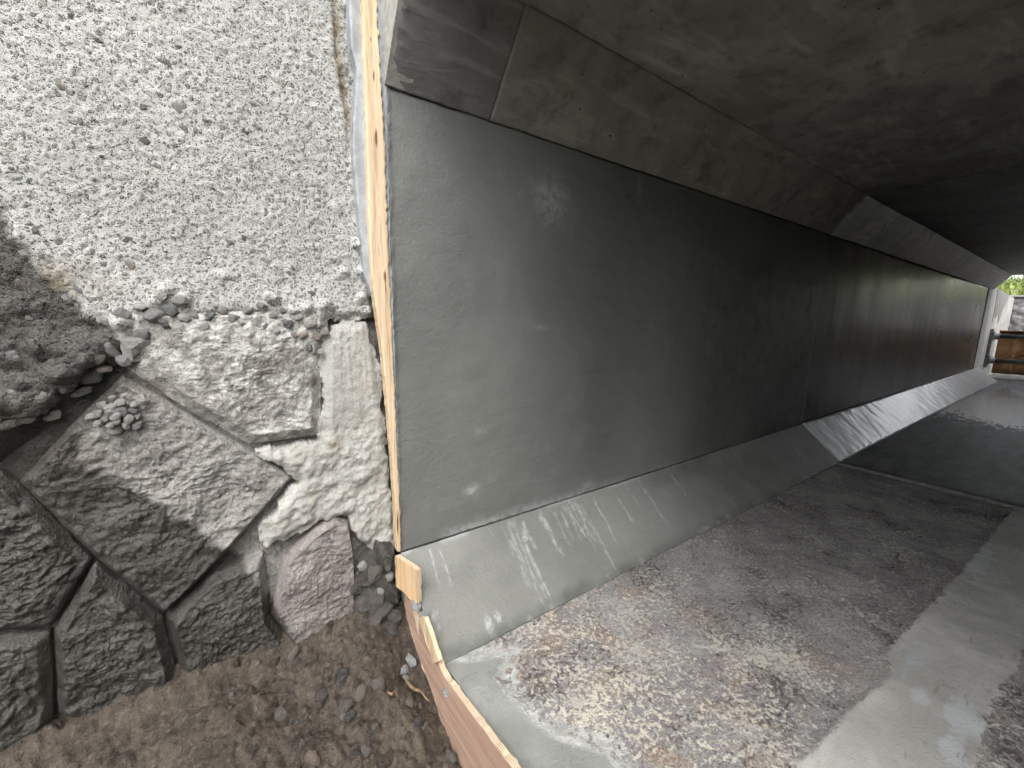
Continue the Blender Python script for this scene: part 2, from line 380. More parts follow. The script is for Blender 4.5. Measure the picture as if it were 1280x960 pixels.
def mat_floor():
    k = Mat('old_floor_concrete')
    w0 = k.warp(.008, 40); st = k.scale((1.0, 1.0, 1.0), co=w0)
    big = k.noise(2.6, 5, .6); mid = k.noise(19, 6, .68, co=st); f1 = k.noise(210, 5, .7, co=w0); f2 = k.noise(300, 3, .7)
    scab = k.noise(62, 6, .72, co=k.warp(.03, 18))
    warm = k.attr('warm'); dark = k.attr('dark')
    flake = k.noise(105, 4, .74, co=k.warp(.008, 60)); patch = k.noise(6.5, 4, .62, co=k.warp(.05, 9)); patch2 = k.noise(15, 4, .68)
    base = k.mix(k.step(f1, .34, .68), (.20, .187, .187), (.335, .32, .312))
    base = k.mix(k.math('MULTIPLY', k.step(patch2, .46, .62), .55), base, k.mix(k.step(f1, .38, .62), (.27, .258, .25), (.42, .408, .39)))
    rust = k.math('MULTIPLY', k.step(k.noise(10, 4, .68, co=w0), .46, .62), k.math('ADD', k.math('MULTIPLY', warm, .75), .10))
    base = k.mix(rust, base, k.mix(k.step(f1, .4, .6), (.235, .18, .14), (.40, .33, .265)))
    cth = k.math('ADD', flake, k.math('MULTIPLY', warm, .045)); cth = k.math('ADD', cth, k.math('MULTIPLY', k.math('SUBTRACT', patch, .5), .62))
    base = k.mix(k.math('MULTIPLY', k.step(cth, .555, .625), .9), base, k.mix(warm, (.50, .485, .45), (.62, .565, .47)))
    blk = k.math('ADD', k.noise(120, 4, .75, co=k.warp(.008, 60)), k.math('MULTIPLY', k.math('SUBTRACT', k.noise(5.5, 4, .65, co=k.warp(.08, 7)), .5), .85))
    black = k.step(blk, .43, .35)
    base = k.mix(k.math('MULTIPLY', black, .8), base, (.075, .065, .062))
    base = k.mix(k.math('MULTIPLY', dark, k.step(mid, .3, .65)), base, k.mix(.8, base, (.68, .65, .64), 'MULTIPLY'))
    base = k.mix(k.math('MULTIPLY', k.step(f2, .55, .70), .4), base, (.09, .083, .08))
    worn = k.step(k.noise(3.4, 4, .66, co=k.warp(.12, 5)), .50, .60)
    base = k.mix(k.math('MULTIPLY', worn, .55), base, k.mix(k.step(f1, .35, .65), (.30, .29, .28), (.43, .42, .40)))
    def edge(name, nsc, amp, a=-.5, b=.5):
        v = k.math('ADD', k.attr(name), k.math('MULTIPLY', k.math('SUBTRACT', k.noise(nsc, 6, .7), .5), amp))
        return v
    # fresh mortar washed over the front edge
    ap = edge('apron', 30, .030)
    fr = k.step(ap, -.030, -.012)
    base = k.mix(k.math('MULTIPLY', k.math('MULTIPLY', fr, k.step(k.noise(55, 4, .7), .36, .52)), .9), base, k.mix(k.step(mid, .35, .6), (.40, .41, .39), (.54, .54, .52)))
    apm = k.step(ap, .004, .02)
    apc = k.mix(k.step(k.noise(7, 4, .6), .35, .65), (.23, .235, .215), (.30, .305, .285))
    apc = k.mix(k.math('MULTIPLY', k.step(f1, .55, .75), .3), apc, (.16, .16, .15))
    base = k.mix(apm, base, apc)
    # smooth pale skim running down the middle
    pl = edge('pale', 24, .045)
    pm = k.step(pl, -.001, .005)
    pc = k.mix(k.step(k.noise(6, 5, .62, co=k.warp(.1, 5)), .36, .66), (.35, .34, .315), (.48, .47, .445))
    pc = k.mix(k.math('MULTIPLY', k.step(k.noise(24, 5, .65), .52, .7), .4), pc, (.30, .26, .215))
    pc = k.mix(k.math('MULTIPLY', k.step(k.noise(1, 4, .62, co=k.scale((4, 9, 4), co=k.warp(.12, 6))), .60, .70), .6), pc, (.46, .50, .53))
    pc = k.mix(k.math('MULTIPLY', k.step(k.math('ADD', k.attr('blue'), k.math('MULTIPLY', k.math('SUBTRACT', k.noise(30, 4, .75), .5), 1.7)), .42, .75), .55), pc, (.50, .535, .56))
    pc = k.mix(k.math('MULTIPLY', k.step(k.noise(1, 4, .7, co=k.scale((10, 60, 10), co=k.warp(.05, 8))), .60, .68), .5), pc, (.20, .165, .13))
    pc = k.mix(k.math('MULTIPLY', k.step(f2, .6, .8), .25), pc, (.18, .17, .16))
    base = k.mix(pm, base, pc)
    smooth = k.math('MAXIMUM', pm, apm)
    hgt = k.math('MULTIPLY', k.math('ADD', k.math('ADD', scab, f1), k.math('MULTIPLY', black, -.6)), k.math('SUBTRACT', 1.0, k.math('MULTIPLY', smooth, .82)))
    n = k.bump(hgt, .005, .8); n = k.bump(f2, .001, .7, n)
    n = k.bump(pm, .004, .7, n)
    r = k.node('ShaderNodeMapRange', None, Value=k.noise(6, 4, .6), From_Min=.3, From_Max=.7, To_Min=.55, To_Max=.8).outputs[0]
    return k.fin(base, r, n, .4)

def mat_far_wall():
    k = Mat('wet_streaked_concrete')
    s1 = k.noise(1, 4, .6, co=k.scale((6, 6, .5))); s2 = k.noise(1, 3, .6, co=k.scale((38, 38, 1.6)))
    big = k.noise(1.3, 4, .6, co=k.warp(.3, 1.5))
    z = k.xyz()[2]
    c = k.mix(k.step(s1, .34, .66), (.18, .165, .13), (.36, .33, .265))
    c = k.mix(k.math('MULTIPLY', k.step(big, .42, .65), .6), c, (.34, .25, .155))
    c = k.mix(k.math('MULTIPLY', k.step(s2, .5, .7), .35), c, (.36, .345, .31))
    tide = k.step(k.math('ADD', z, k.math('MULTIPLY', k.math('SUBTRACT', k.noise(4, 4, .6), .5), .22)), .66, .46)
    c = k.mix(k.math('MULTIPLY', tide, .7), c, (.10, .08, .06))
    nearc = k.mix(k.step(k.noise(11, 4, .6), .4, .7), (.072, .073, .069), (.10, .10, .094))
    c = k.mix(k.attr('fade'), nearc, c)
    n = k.bump(s1, .002, .3); n = k.bump(k.noise(70, 3, .6), .0007, .4, n)
    r = k.node('ShaderNodeMapRange', None, Value=big, From_Min=.3, From_Max=.7, To_Min=.38, To_Max=.24).outputs[0]
    fd = k.attr('fade')
    r = k.math('ADD', k.math('MULTIPLY', r, fd), k.math('MULTIPLY', k.math('SUBTRACT', 1.0, fd), .38))
    return k.fin(c, r, n, k.math('ADD', .45, k.math('MULTIPLY', fd, .25)))
def mat_far_haunch():
    k = Mat('washed_pale_concrete')
    s1 = k.noise(1, 5, .65, co=k.scale((14, 1.6, 1.6))); f = k.noise(110, 4, .7)
    c = k.mix(k.step(s1, .35, .68), (.56, .575, .59), (.74, .755, .77))
    c = k.mix(k.math('MULTIPLY', k.step(f, .52, .7), .5), c, (.30, .30, .31))
    n = k.bump(s1, .002, .4); n = k.bump(f, .0007, .6, n)
    k.put(k.b.inputs['Coat Weight'], 1.0); k.put(k.b.inputs['Coat Roughness'], .22); k.put(k.b.inputs['Coat IOR'], 1.7)
    return k.fin(c, .42, n, 1.0)
def mat_far_floor():
    k = Mat('wet_dark_floor')
    st = k.scale((1.4, 5, 1), co=k.warp(.08, 4)); a = k.noise(3, 6, .65, co=st); f = k.noise(120, 4, .7); p = k.attr('puddle')
    c = k.mix(k.step(a, .35, .66), (.06, .063, .065), (.145, .15, .15))
    c = k.mix(k.math('MULTIPLY', k.step(f, .55, .7), .4), c, (.13, .13, .125))
    w = k.step(k.math('ADD', p, k.math('MULTIPLY', k.math('SUBTRACT', k.noise(9, 5, .7, co=st), .5), 2.2)), .45, .55)
    c = k.mix(w, c, (.16, .12, .095))
    n = k.bump(a, .006, .5); n = k.bump(f, .0022, .7, n)
    r = k.node('ShaderNodeMapRange', None, Value=w, To_Min=.48, To_Max=.12).outputs[0]
    return k.fin(c, r, n, .5)
def mat_wood(name, a, b, axis=2, grain=1.0, knots=True):
    k = Mat(name)
    sc = [70*grain]*3; sc[axis] = 3.0*grain
    wp = k.warp(.006, 12)
    g = k.noise(1, 6, .65, co=k.scale(tuple(sc), co=wp)); g2 = k.noise(1, 3, .6, co=k.scale(tuple(x*3.5 for x in sc), co=wp))
    c = k.mix(k.step(g, .32, .68), a, b)
    c = k.mix(k.math('MULTIPLY', k.step(g2, .50, .66), .5), c, tuple(x*.55 for x in a))
    dirt = k.step(k.noise(14, 5, .65), .56, .72)
    c = k.mix(k.math('MULTIPLY', dirt, .35), c, (.42, .38, .32))
    if knots:
        kn = k.attr('knot')
        c = k.mix(k.step(kn, .15, .8), c, (.17, .075, .03))
    n = k.bump(g, .0012, .6); n = k.bump(g2, .0006, .6, n)
    return k.fin(c, .7, n, .3)
def mat_ply_edge():
    k = Mat('plywood_edge')
    x = k.xyz()[0]
    lay = k.math('SINE', k.math('MULTIPLY', x, 1900.0))
    c = k.mix(k.step(lay, -.3, .3), (.72, .58, .42), (.50, .36, .23))
    c = k.mix(k.math('MULTIPLY', k.step(k.noise(120, 4, .7), .5, .7), .6), c, (.50, .47, .42))
    return k.fin(c, .8, k.bump(k.noise(200, 4, .7), .002, .8), .3)
def mat_soil():
    k = Mat('brown_soil')
    a = k.noise(16, 6, .7); f = k.noise(110, 5, .75); g = k.noise(380, 3, .7)
    c = k.mix(k.step(a, .35, .66), (.065, .051, .039), (.14, .11, .083))
    c = k.mix(k.math('MULTIPLY', k.step(f, .5, .68), .7), c, (.24, .198, .152))
    c = k.mix(k.math('MULTIPLY', k.step(g, .6, .72), .5), c, (.36, .31, .25))
    c = k.mix(k.math('MULTIPLY', k.step(f, .42, .3), .7), c, (.03, .023, .018))
    n = k.bump(f, .011, 1.0); n = k.bump(g, .004, 1.0, n)
    return k.fin(c, .55, n, .45)
def mat_plain(name, a, b, sc=20, rough=.7, metal=0.0, bd=.002):
    k = Mat(name); q = k.noise(sc, 6, .65)
    return k.fin(k.mix(k.step(q, .35, .66), a, b), rough, k.bump(k.noise(sc*5, 4, .65), bd, .7), .4, metal)

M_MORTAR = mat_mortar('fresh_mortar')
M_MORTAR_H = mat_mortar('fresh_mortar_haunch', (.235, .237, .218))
M_SOFFIT_A = mat_soffit('soot_grey_soffit', (.155, .145, .148), (.24, .226, .226), (5, 40, 40))
M_SOFFIT_B = mat_soffit('brown_soffit', (.22, .207, .192), (.33, .312, .29), (5, 30, 30))
M_CEIL = mat_soffit('ceiling_soffit', (.23, .22, .203), (.36, .347, .323), (4, 26, 26))
M_FARSOF = mat_soffit('far_soffit', (.25, .25, .25), (.40, .398, .395), (3, 40, 40), .36)
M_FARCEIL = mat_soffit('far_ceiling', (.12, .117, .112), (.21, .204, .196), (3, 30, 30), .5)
M_AGG = mat_aggregate('exposed_aggregate_concrete')
M_FACE = mat_plain('old_slab_face', (.34, .335, .31), (.47, .46, .43), 60, .85, 0, .003)
M_STONE = mat_stone('split_stone')
M_STONE_R = mat_stone('reddish_split_stone', (.31, .285, .27), (.20, .175, .165), (.23, .17, .15))
M_PEB = mat_pebble('embedded_pebble')
M_PEBL = mat_pebble('pale_pebble', (.42, .405, .375), (.58, .565, .53), .9)
M_DARK = mat_pebble('dark_wet_rubble', (.07, .066, .06), (.21, .195, .175), .4)
M_FLOOR = mat_floor()
M_FWALL, M_FHAUNCH, M_FFLOOR = mat_far_wall(), mat_far_haunch(), mat_far_floor()
M_BATTEN = mat_wood('pale_softwood', (.60, .43, .265), (.74, .58, .40), 2)
M_PLY = mat_wood('plywood_face', (.58, .37, .20), (.74, .53, .32), 2, .8, False)
M_PLYRED = mat_wood('red_plywood_face', (.42, .27, .20), (.56, .39, .30), 1, .8, False)
M_PLYEDGE = mat_ply_edge()
M_BLUE = mat_plain('blue_grey_mortar', (.29, .305, .32), (.39, .405, .42), 30, .5, 0, .0012)
M_PATCH = mat_patch()
M_SOIL = mat_soil()
M_TWIG = mat_plain('brown_twig', (.13, .085, .05), (.26, .18, .11), 60, .8)
M_OUT = mat_plain('bank_soil', (.10, .085, .06), (.17, .14, .10), 3, .9)
M_SHADE_BANK = mat_plain('unseen_shade_bank', (.05, .06, .03), (.10, .115, .055), 4, .9)  # for the added upstream banks, out of view, that hold back low light
M_CONC = mat_plain('weathered_wing_wall', (.36, .345, .32), (.50, .48, .45), 5, .8, 0, .002)
M_STAIN = mat_plain('dark_damp_stain', (.20, .19, .18), (.27, .255, .24), 6, .6)
M_RUBBLE = mat_plain('rubble_concrete', (.17, .17, .17), (.38, .375, .36), 14, .85, 0, .02)
M_RUST = mat_plain('rusty_steel', (.13, .068, .032), (.27, .15, .07), 5, .55, .25)
M_PIPE = mat_plain('dark_steel_pipe', (.05, .05, .052), (.12, .12, .125), 12, .32, .7)
M_GALV = mat_plain('galvanised_bracket', (.16, .17, .18), (.30, .31, .32), 20, .45, .6)

# ================================================================== NEAR CULVERT SECTION
def xf(z): return np.interp(z, [0, HB, ZT, ZC], [.0115, -.004, -.008, -.010])
near = empty('culvert_section', (1.07, -1.2, 0), 'near box culvert section with fresh dark grey mortar wall and mottled floor', 'culvert')

# wall: fresh grey mortar, slightly uneven
nz_, nx_ = 190, 400
zz, ss = np.meshgrid(np.linspace(HB, ZT, nz_), np.linspace(0, 1, nx_), indexing='ij')
ss = ss**1.25
XX = xf(zz)*(1-ss)+(X2-.002)*ss
hh = .0028*fbm(XX*3, zz*3, 4, 3)*sstep(X2, X2-.25, XX)+.0011*fbm(XX*22, zz*22, 3, 5)
edge = np.exp(-((XX-xf(zz))/.006)**2)
hh += edge*(.002+.0035*fbm(zz*90, XX*50, 3, 9))
white = np.zeros_like(XX); damp_shade = np.zeros_like(XX)
for (u, v, rx, rz, a) in [(690, 250, .055, .05, .55), (590, 612, .016, .012, .6), (668, 648, .05, .014, .5), (600, 540, .02, .008, .25), (800, 235, .012, .03, .5),
                          (735, 605, .03, .02, .35), (676, 410, .02, .008, .3), (480, 300, .02, .1, .0)]:
    p = on(u, v, 1, 0)
    q = ((XX-p[0])/rx)**2+((zz-p[2])/rz)**2
    white += a*np.exp(-q*(1+.8*fbm(XX*40, zz*40, 3, 21)))
low = np.exp(-((zz-HB)/.018)**2)*sstep(.1, .6, vnoise(XX*14, zz*3, 31))*.6*sstep(1.6, .3, XX)
white = np.clip(white+low, 0, 1)*.8
# pale tide-marked sheets where slurry ran down
for (cx_, w_, zt_, s_) in [(1.53, .16, .60, 41), (2.0, .16, .42, 43), (1.18, .1, .3, 47)]:
    e = w_*(.7+.8*vnoise(zz*9, zz*0+s_, s_))*sstep(zt_+.25*fbm(XX*9, zz*0, 3, s_+2), zt_-.25, zz)
    ins = sstep(.02, -.01, np.abs(XX-cx_)-e)
    damp_shade = np.maximum(damp_shade, 0)
    white += ins*.10+.20*np.exp(-((np.abs(XX-cx_)-e)/.006)**2)*ins
damp_shade = np.clip(.55*sstep(.3, .8, vnoise(XX*2.2+5, zz*1.6, 61))*sstep(.2, .9, XX)+.8*sstep(.75, 1.7, XX+.35*fbm(XX*2.5, zz*2, 3, 67)), 0, 1)  # damp blotches, plus tunnel shade painted in as darker, glossier mortar with depth
P = np.stack([XX, -hh, zz], -1)
sheet('wall', P, (0, -1, 0), .22, M_MORTAR, near, {'white': np.clip(white, 0, 1).ravel(), 'damp_shade': damp_shade.ravel()})

# bottom haunch with pale drip runs
nt_, nx_ = 64, 560
tt, ss = np.meshgrid(np.linspace(0, 1, nt_), np.linspace(0, 1, nx_), indexing='ij')
ss = ss**1.2
zz = HB*(1-tt); YY = -WB*tt-.002
XX = xf(zz)*(1-ss)+(X2-.006)*ss
hh = .002*fbm(XX*4, tt*2, 3, 71)+.0008*fbm(XX*30, tt*8, 3, 73)
low_edge = sstep(.9, 1.0, tt)
hh += low_edge*.003*fbm(XX*26, tt*3, 3, 77)
drip = np.zeros_like(XX)
rd = np.random.default_rng(5)
for k in range(46):
    x0 = rd.choice([rd.normal(.30, .05), rd.normal(.52, .05), rd.uniform(.05, 1.9)], p=[.42, .28, .30])
    t0 = rd.uniform(0, .15) if rd.random() < .7 else rd.uniform(.2, .6); L = rd.uniform(.12, .75); w = rd.uniform(.0012, .0045)
    cx_ = x0+.006*fbm(tt*5, tt*0+k, 2, 81+k)-.01*tt
    w2 = w*(1+1.2*(vnoise(tt*18, tt*0+k, 90+k)-.4))
    d = np.exp(-((XX-cx_)/w2)**2)*sstep(t0-.02, t0+.02, tt)*sstep(t0+L, t0+L*.8, tt)
    drip = np.maximum(drip, d*rd.uniform(.35, .95))
for (u, v, r) in [(545, 775, .008), (612, 783, .010), (622, 770, .008), (655, 668, .008)]:
    q = on(u, v, 2, .05); best = None
    for tq in np.linspace(0, 1, 60):          # point of the slope under that spot
        z_ = HB*(1-tq); p_ = on(u, v, 2, z_)
        e = abs(p_[1]+WB*tq)
        if best is None or e < best[0]: best = (e, p_[0], tq)
    q = ((XX-best[1])/r)**2+((tt-best[2])/(r*9))**2
    drip = np.maximum(drip, .75*sstep(1.5, .3, q+1.3*fbm(XX*160, tt*30, 3, 87)))
drip = np.maximum(drip, .5*np.exp(-(tt/.03)**2)*sstep(.35, .7, vnoise(XX*16, tt*0, 99)))
drip = np.maximum(drip, .55*sstep(.90, .97, tt)*sstep(.55, .8, vnoise(XX*45, tt*6, 105)))
damp_shade = sstep(.4, .8, vnoise(XX*3, tt*2, 62))*.35+.5*sstep(.55, 1.6, XX)+.5*sstep(.86, .98, tt+.06*fbm(XX*20, tt*0, 3, 107))  # damp blotches, the same darkening with depth, and a dirt line at the foot
nrm = np.array([0, -HB, WB]); nrm = nrm*[0, 1, 1]; nrm = np.array([0, -HB, WB])/math.hypot(HB, WB)
P = np.stack([XX, YY+hh*nrm[1], zz+hh*nrm[2]], -1)
o = sheet('haunch', P, nrm, .10, M_MORTAR_H, near, {'white': np.clip(drip, 0, 1).ravel(), 'damp_shade': np.clip(damp_shade, 0, 1).ravel()}, flip=True)
o['label'] = 'sloping mortar haunch with pale drip streaks at the foot of the wall'

# top haunch, two panels either side of a fine joint
def soffit(name, xa, xb, t0, t1, mat, seed, parent, nx, nt, amp=.0022, front=False, proud=0.0):
    tt, ss = np.meshgrid(np.linspace(0, 1, nt), np.linspace(0, 1, nx), indexing='ij')
    (ya, za), (yb, zb) = t0, t1
    YY = ya+(yb-ya)*tt; zz = za+(zb-za)*tt
    x_a = xf(zz) if front else np.full_like(zz, xa)
    XX = x_a*(1-ss)+xb*ss
    nr = np.array([0, -(zb-za), (yb-ya)]); nr = nr/np.linalg.norm(nr)
    if nr[2] > 0: nr = -nr
    hh = amp*fbm(XX*5, tt*3, 4, seed)+amp*.5*fbm(XX*35, tt*18, 3, seed+3)+proud
    ed = np.minimum(tt, 1-tt)
    hh -= .002*np.exp(-(tt/.012)**2)*vnoise(XX*60, tt*4, seed+5)
    hh -= .0035*np.exp(-((1-tt)/.014)**2)*(.4+.9*vnoise(XX*30, tt*0, seed+6))
    if front: hh -= .006*np.exp(-((XX-x_a)/.007)**2)*vnoise(tt*40, XX*20, seed+9)
    hh -= .0012*np.exp(-(np.minimum(XX-x_a, xb-XX)/.002)**2)
    P = np.stack([XX, YY+hh*nr[1], zz+hh*nr[2]], -1)
    return sheet(name, P, nr, .12, mat, parent, flip=True)
soffit('haunch', 0, X1-.0004, (-.004, ZT), (-WT, ZC), M_SOFFIT_A, 101, near, 90, 80, front=True)
soffit('haunch', X1+.0004, X2-.006, (-.004, ZT), (-WT, ZC), M_SOFFIT_B, 111, near, 420, 60, proud=.0004)
# ceiling slab
ss, tt = np.meshgrid(np.linspace(0, 1, 300), np.linspace(0, 1, 260), indexing='xy')
YY = -WT+.003+(YW+WT+WT-.006)*tt; XX = -.010*(1-ss)+(X2-.006)*ss
hh = .004*fbm(XX*3, YY*3, 4, 121)+.0015*fbm(XX*7, YY*40, 3, 123)
hh -= .004*np.exp(-((XX+.01)/.008)**2)*vnoise(YY*60, XX*10, 127)
sheet('top_slab', np.stack([XX, YY, ZC-hh*.8-.001], -1), (0, 0, -1), .30, M_CEIL, near, flip=False)
soffit('haunch', 0, X2-.006, (YW+.004, ZT), (YW+WT, ZC), M_SOFFIT_B, 131, near, 120, 12)
box('wall', (-.005, YW-.22, HB*0-.1), (X2-.006, YW, ZT+.05), M_SOFFIT_B, near)
# pale end face of the slab and haunch
pts = [(0, .10, 1.50), (0, .10, ZT-.004), (0, -.005, ZT-.001), (0, -WT, ZC), (0, YW+WT, ZC+.001), (0, YW-.2, ZT), (0, YW-.2, 1.50)]
o = prism('slab_end_face', [(xf(p[2])-.004 if p[2] < 1.3 else -.014, p[1], p[2]+.004) for p in pts], (.05, 0, 0), M_FACE, near)
o['label'] = 'pale weathered end face of the roof slab'

# floor slab
nx_, ny_ = 430, 420
ss, tt = np.meshgrid(np.linspace(0, 1, nx_), np.linspace(0, 1, ny_), indexing='xy')
YY = -WB+.03-(abs(YW)-WB+.03)*tt**1.15
XX = (.0115+.004*fbm(YY*8, YY*0, 3, 3))*(1-ss**1.2)+(X2-.012)*ss**1.2
F = lambda u, v: tuple(on(u, v, 2, 0)[:2])
apron = poly_sd(XX, YY, [(-.3, .1), F(556, 820), F(600, 818), F(640, 812), F(628, 850), F(660, 885), F(700, 915), F(765, 935), F(800, 985), F(830, 1100), (-.3, -2.0)])
pale = poly_sd(XX, YY, [F(960, 990), F(1010, 945), F(1060, 890), F(1112, 845), F(1105, 815), F(1150, 770), F(1195, 720), F(1230, 680), F(1262, 640), F(1268, 632), F(1310, 640), F(1400, 660), F(1330, 720), F(1275, 830), F(1240, 880), F(1215, 960), F(1200, 1050), F(1000, 1150)])
warm = np.clip(sstep(.95, .25, XX+.35*(YY+.5))*1.1+.25*fbm(XX*5, YY*5, 3, 151), 0, 1)
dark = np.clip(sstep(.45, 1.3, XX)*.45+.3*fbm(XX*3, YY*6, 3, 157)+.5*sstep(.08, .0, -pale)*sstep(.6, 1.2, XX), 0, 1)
dr = poly_sd(XX, YY, [F(1290, 800), F(1262, 870), F(1225, 960), F(1230, 1100), F(1500, 1100), F(1500, 800)])
dark = np.clip(dark+.9*sstep(-.01, .03, dr), 0, 1)
blue = np.zeros_like(XX)
for (u, v, rx, ry) in [(1205, 900, .06, .035), (1152, 872, .035, .02), (1190, 940, .05, .02), (1225, 700, .2, .03), (950, 975, .03, .02)]:
    p = on(u, v, 2, 0); blue = np.maximum(blue, np.exp(-((XX-p[0])/rx)**2-((YY-p[1])/ry)**2))
rough_m = sstep(.004, -.012, pale)*sstep(.01, -.01, apron)
hh = rough_m*(.0022*fbm(XX*40, YY*40, 4, 163)+.0012*fbm(XX*120, YY*120, 2, 165)-.002)+.002*fbm(XX*3, YY*3, 3, 167)
hh += (1-rough_m)*.0008*fbm(XX*30, YY*30, 3, 169)
hh += .0025*np.exp(-((pale)/.012)**2)*vnoise(XX*50, YY*50, 171)
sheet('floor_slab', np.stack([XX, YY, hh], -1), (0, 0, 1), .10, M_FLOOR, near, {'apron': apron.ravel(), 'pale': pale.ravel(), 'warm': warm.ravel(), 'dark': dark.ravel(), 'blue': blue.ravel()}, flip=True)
# worn stones showing in the floor
fl = rock_mesh('floor_stone', M_PEBL, 301, 2, 8)
for (u, v, sx, sy) in [(868, 683, .026, .012), (903, 705, .014, .009), (725, 738, .010, .008), (737, 745, .009, .006), (632, 806, .010, .007), (888, 655, .013, .009), (640, 800, .006, .005), (700, 770, .012, .008), (940, 770, .008, .006)]:
    p = on(u, v, 2, 0); place('stone', fl, (p[0], p[1], -.001), (sx, sy, .005), near, (0, 0, RNG.uniform(0, 3)))

grit = [rock_mesh('grit', M_PEB, 330+i, 2, 8) for i in range(3)]
for k in range(46):
    x = .10+1.9*RNG.random()**1.4; y = -WB-.004-abs(RNG.normal(0, .012)); g_ = RNG.uniform(.0022, .0055)
    place('stone', grit[k % 3], (x, y, .001), (g_, g_*.9, g_*.7), near)
for k in range(40):
    p = on(RNG.uniform(700, 1150), RNG.uniform(680, 950), 2, 0); g_ = RNG.uniform(.002, .0048)
    if p[0] > .15 and p[1] < -WB-.03 and p[1] > -.62: place('stone', grit[k % 3], (p[0], p[1], .001), (g_, g_*.8, g_*.6), near)

# ================================================================== FAR CULVERT SECTION
far = empty('culvert_section', (4.7, -1.2, 0), 'far box culvert section, wet and dark, with streaked walls and pale lower haunch', 'culvert')
nz_, nx_ = 60, 420
zz, ss = np.meshgrid(np.linspace(HB, ZT, nz_), np.linspace(0, 1, nx_), indexing='ij')
XX = (X2-.03)*(1-ss)+X3*ss
hh = -.0035*sstep(X2+.25, X2, XX)+.003*fbm(XX*2, zz*2, 4, 201)*sstep(X2, X2+.3, XX)+.0012*fbm(XX*14, zz*2, 3, 203)
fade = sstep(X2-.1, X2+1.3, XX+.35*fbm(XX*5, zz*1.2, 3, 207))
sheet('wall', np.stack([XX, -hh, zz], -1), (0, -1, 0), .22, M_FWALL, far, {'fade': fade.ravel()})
nt_, nx_ = 20, 500
tt, ss = np.meshgrid(np.linspace(0, 1, nt_), np.linspace(0, 1, nx_), indexing='ij')
XX = (X2+.006)*(1-ss)+X3*ss
hh = .004+.002*fbm(XX*4, tt*2, 3, 211)+.0012*fbm(XX*20, tt*3, 3, 213)
hh += .003*np.exp(-(tt/.08)**2)*fbm(XX*18, tt, 3, 215)+.003*sstep(.9, 1, tt)*fbm(XX*14, tt, 3, 217)
P = np.stack([XX, -WB*tt+hh*nrm[1], HB*(1-tt)+hh*nrm[2]], -1)
o = sheet('haunch', P, nrm, .10, M_FHAUNCH, far, flip=True); o['label'] = 'washed pale lower haunch shining with daylight from the far end'
for (a, b) in ((X2+.006, 4.62), (4.626, X3)):
    soffit('haunch', a, b, (-.004, ZT), (-WT, ZC), M_FARSOF, int(a*50), far, 200, 24, proud=.004)
soffit('haunch', X2+.006, X3, (YW+.004, ZT), (YW+WT, ZC), M_FARSOF, 233, far, 120, 6)
ss, tt = np.meshgrid(np.linspace(0, 1, 300), np.linspace(0, 1, 160), indexing='xy')
YY = -WT+(YW+WT+WT)*tt; XX = (X2+.006)*(1-ss)+X3*ss
hh = .006+.003*fbm(XX*2, YY*3, 4, 241)+.0015*fbm(XX*4, YY*40, 3, 243)
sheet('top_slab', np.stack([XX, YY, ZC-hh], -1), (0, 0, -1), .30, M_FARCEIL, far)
box('wall', (X2+.006, YW-.22, -.1), (X3, YW, ZT+.05), M_FWALL, far)
ss, tt = np.meshgrid(np.linspace(0, 1, 260), np.linspace(0, 1, 160), indexing='xy')
YY = -WB+.03-(abs(YW)-WB+.03)*tt; XX = (X2-.004)*(1-ss)+X3*ss
pud = np.zeros_like(XX)
for (u, v, rx, ry) in [(1270, 513, .9, .22), (1265, 500, .5, .14), (1195, 505, .9, .05), (1290, 522, .5, .3), (1240, 497, 1.2, .08)]:
    p = on(u, v, 2, 0); pud += .8*np.exp(-((XX-p[0])/rx)**2-((YY-p[1])/ry)**2)
hh = .003*fbm(XX*3, YY*5, 4, 251)+.0015*fbm(XX*14, YY*30, 3, 253)-.003*np.exp(-((XX-X2)/.010)**2)
hh = hh*(1-np.clip(pud, 0, 1)*.9)
sheet('floor_slab', np.stack([XX, YY, hh+.002], -1), (0, 0, 1), .10, M_FFLOOR, far, {'puddle': np.clip(pud, 0, 1).ravel()}, flip=True)
# narrow kerb-like lip of the floor joint
nl = 160
yy = np.linspace(-WB+.0, YW, nl); lip = []
sec = [(-.050, -.004), (-.046, .0055), (-.014, .0065), (-.010, -.004)]
P = np.array([[(X2+dx+.003*fbm(np.array([y*6]), np.array([dx]), 3, 5)[0], y, dz+.0012*fbm(np.array([y*20]), np.array([dx*30]), 2, 8)[0]) for y in yy] for dx, dz in sec])
sheet('floor_joint', P, (0, 0, 1), .03, mat_plain('joint_mortar', (.15, .145, .14), (.24, .235, .225), 30, .7), near, flip=False)

for par, xa, xb, mt in ((near, .012, X2-.006, M_SOFFIT_B), (far, X2+.006, X3, M_FHAUNCH)):
    prism('haunch', [(xa, YW-.01, -.02), (xa, YW+WB, -.02), (xa, YW+WB, .006), (xa, YW, HB), (xa, YW-.01, HB)], (xb-xa, 0, 0), mt, par)

# ================================================================== WALL LEFT OF THE OPENING
YL = .030
Lp = lambda u, v: (on(u, v, 1, YL)[0], on(u, v, 1, YL)[2])
# wetness of the corner, shared by wall and stones (by place, not by view)
WETPOLY = [Lp(-250, 200), Lp(0, 262), Lp(40, 330), Lp(105, 385), Lp(170, 440), Lp(160, 475), Lp(115, 530), Lp(90, 580), Lp(165, 605), Lp(235, 655), Lp(300, 700), Lp(350, 765), Lp(400, 840), Lp(320, 1050), Lp(-300, 1100)]
def wet_at(x, z): return np.clip(.5+poly_sd(x, z, WETPOLY)/.055, 0, 1)

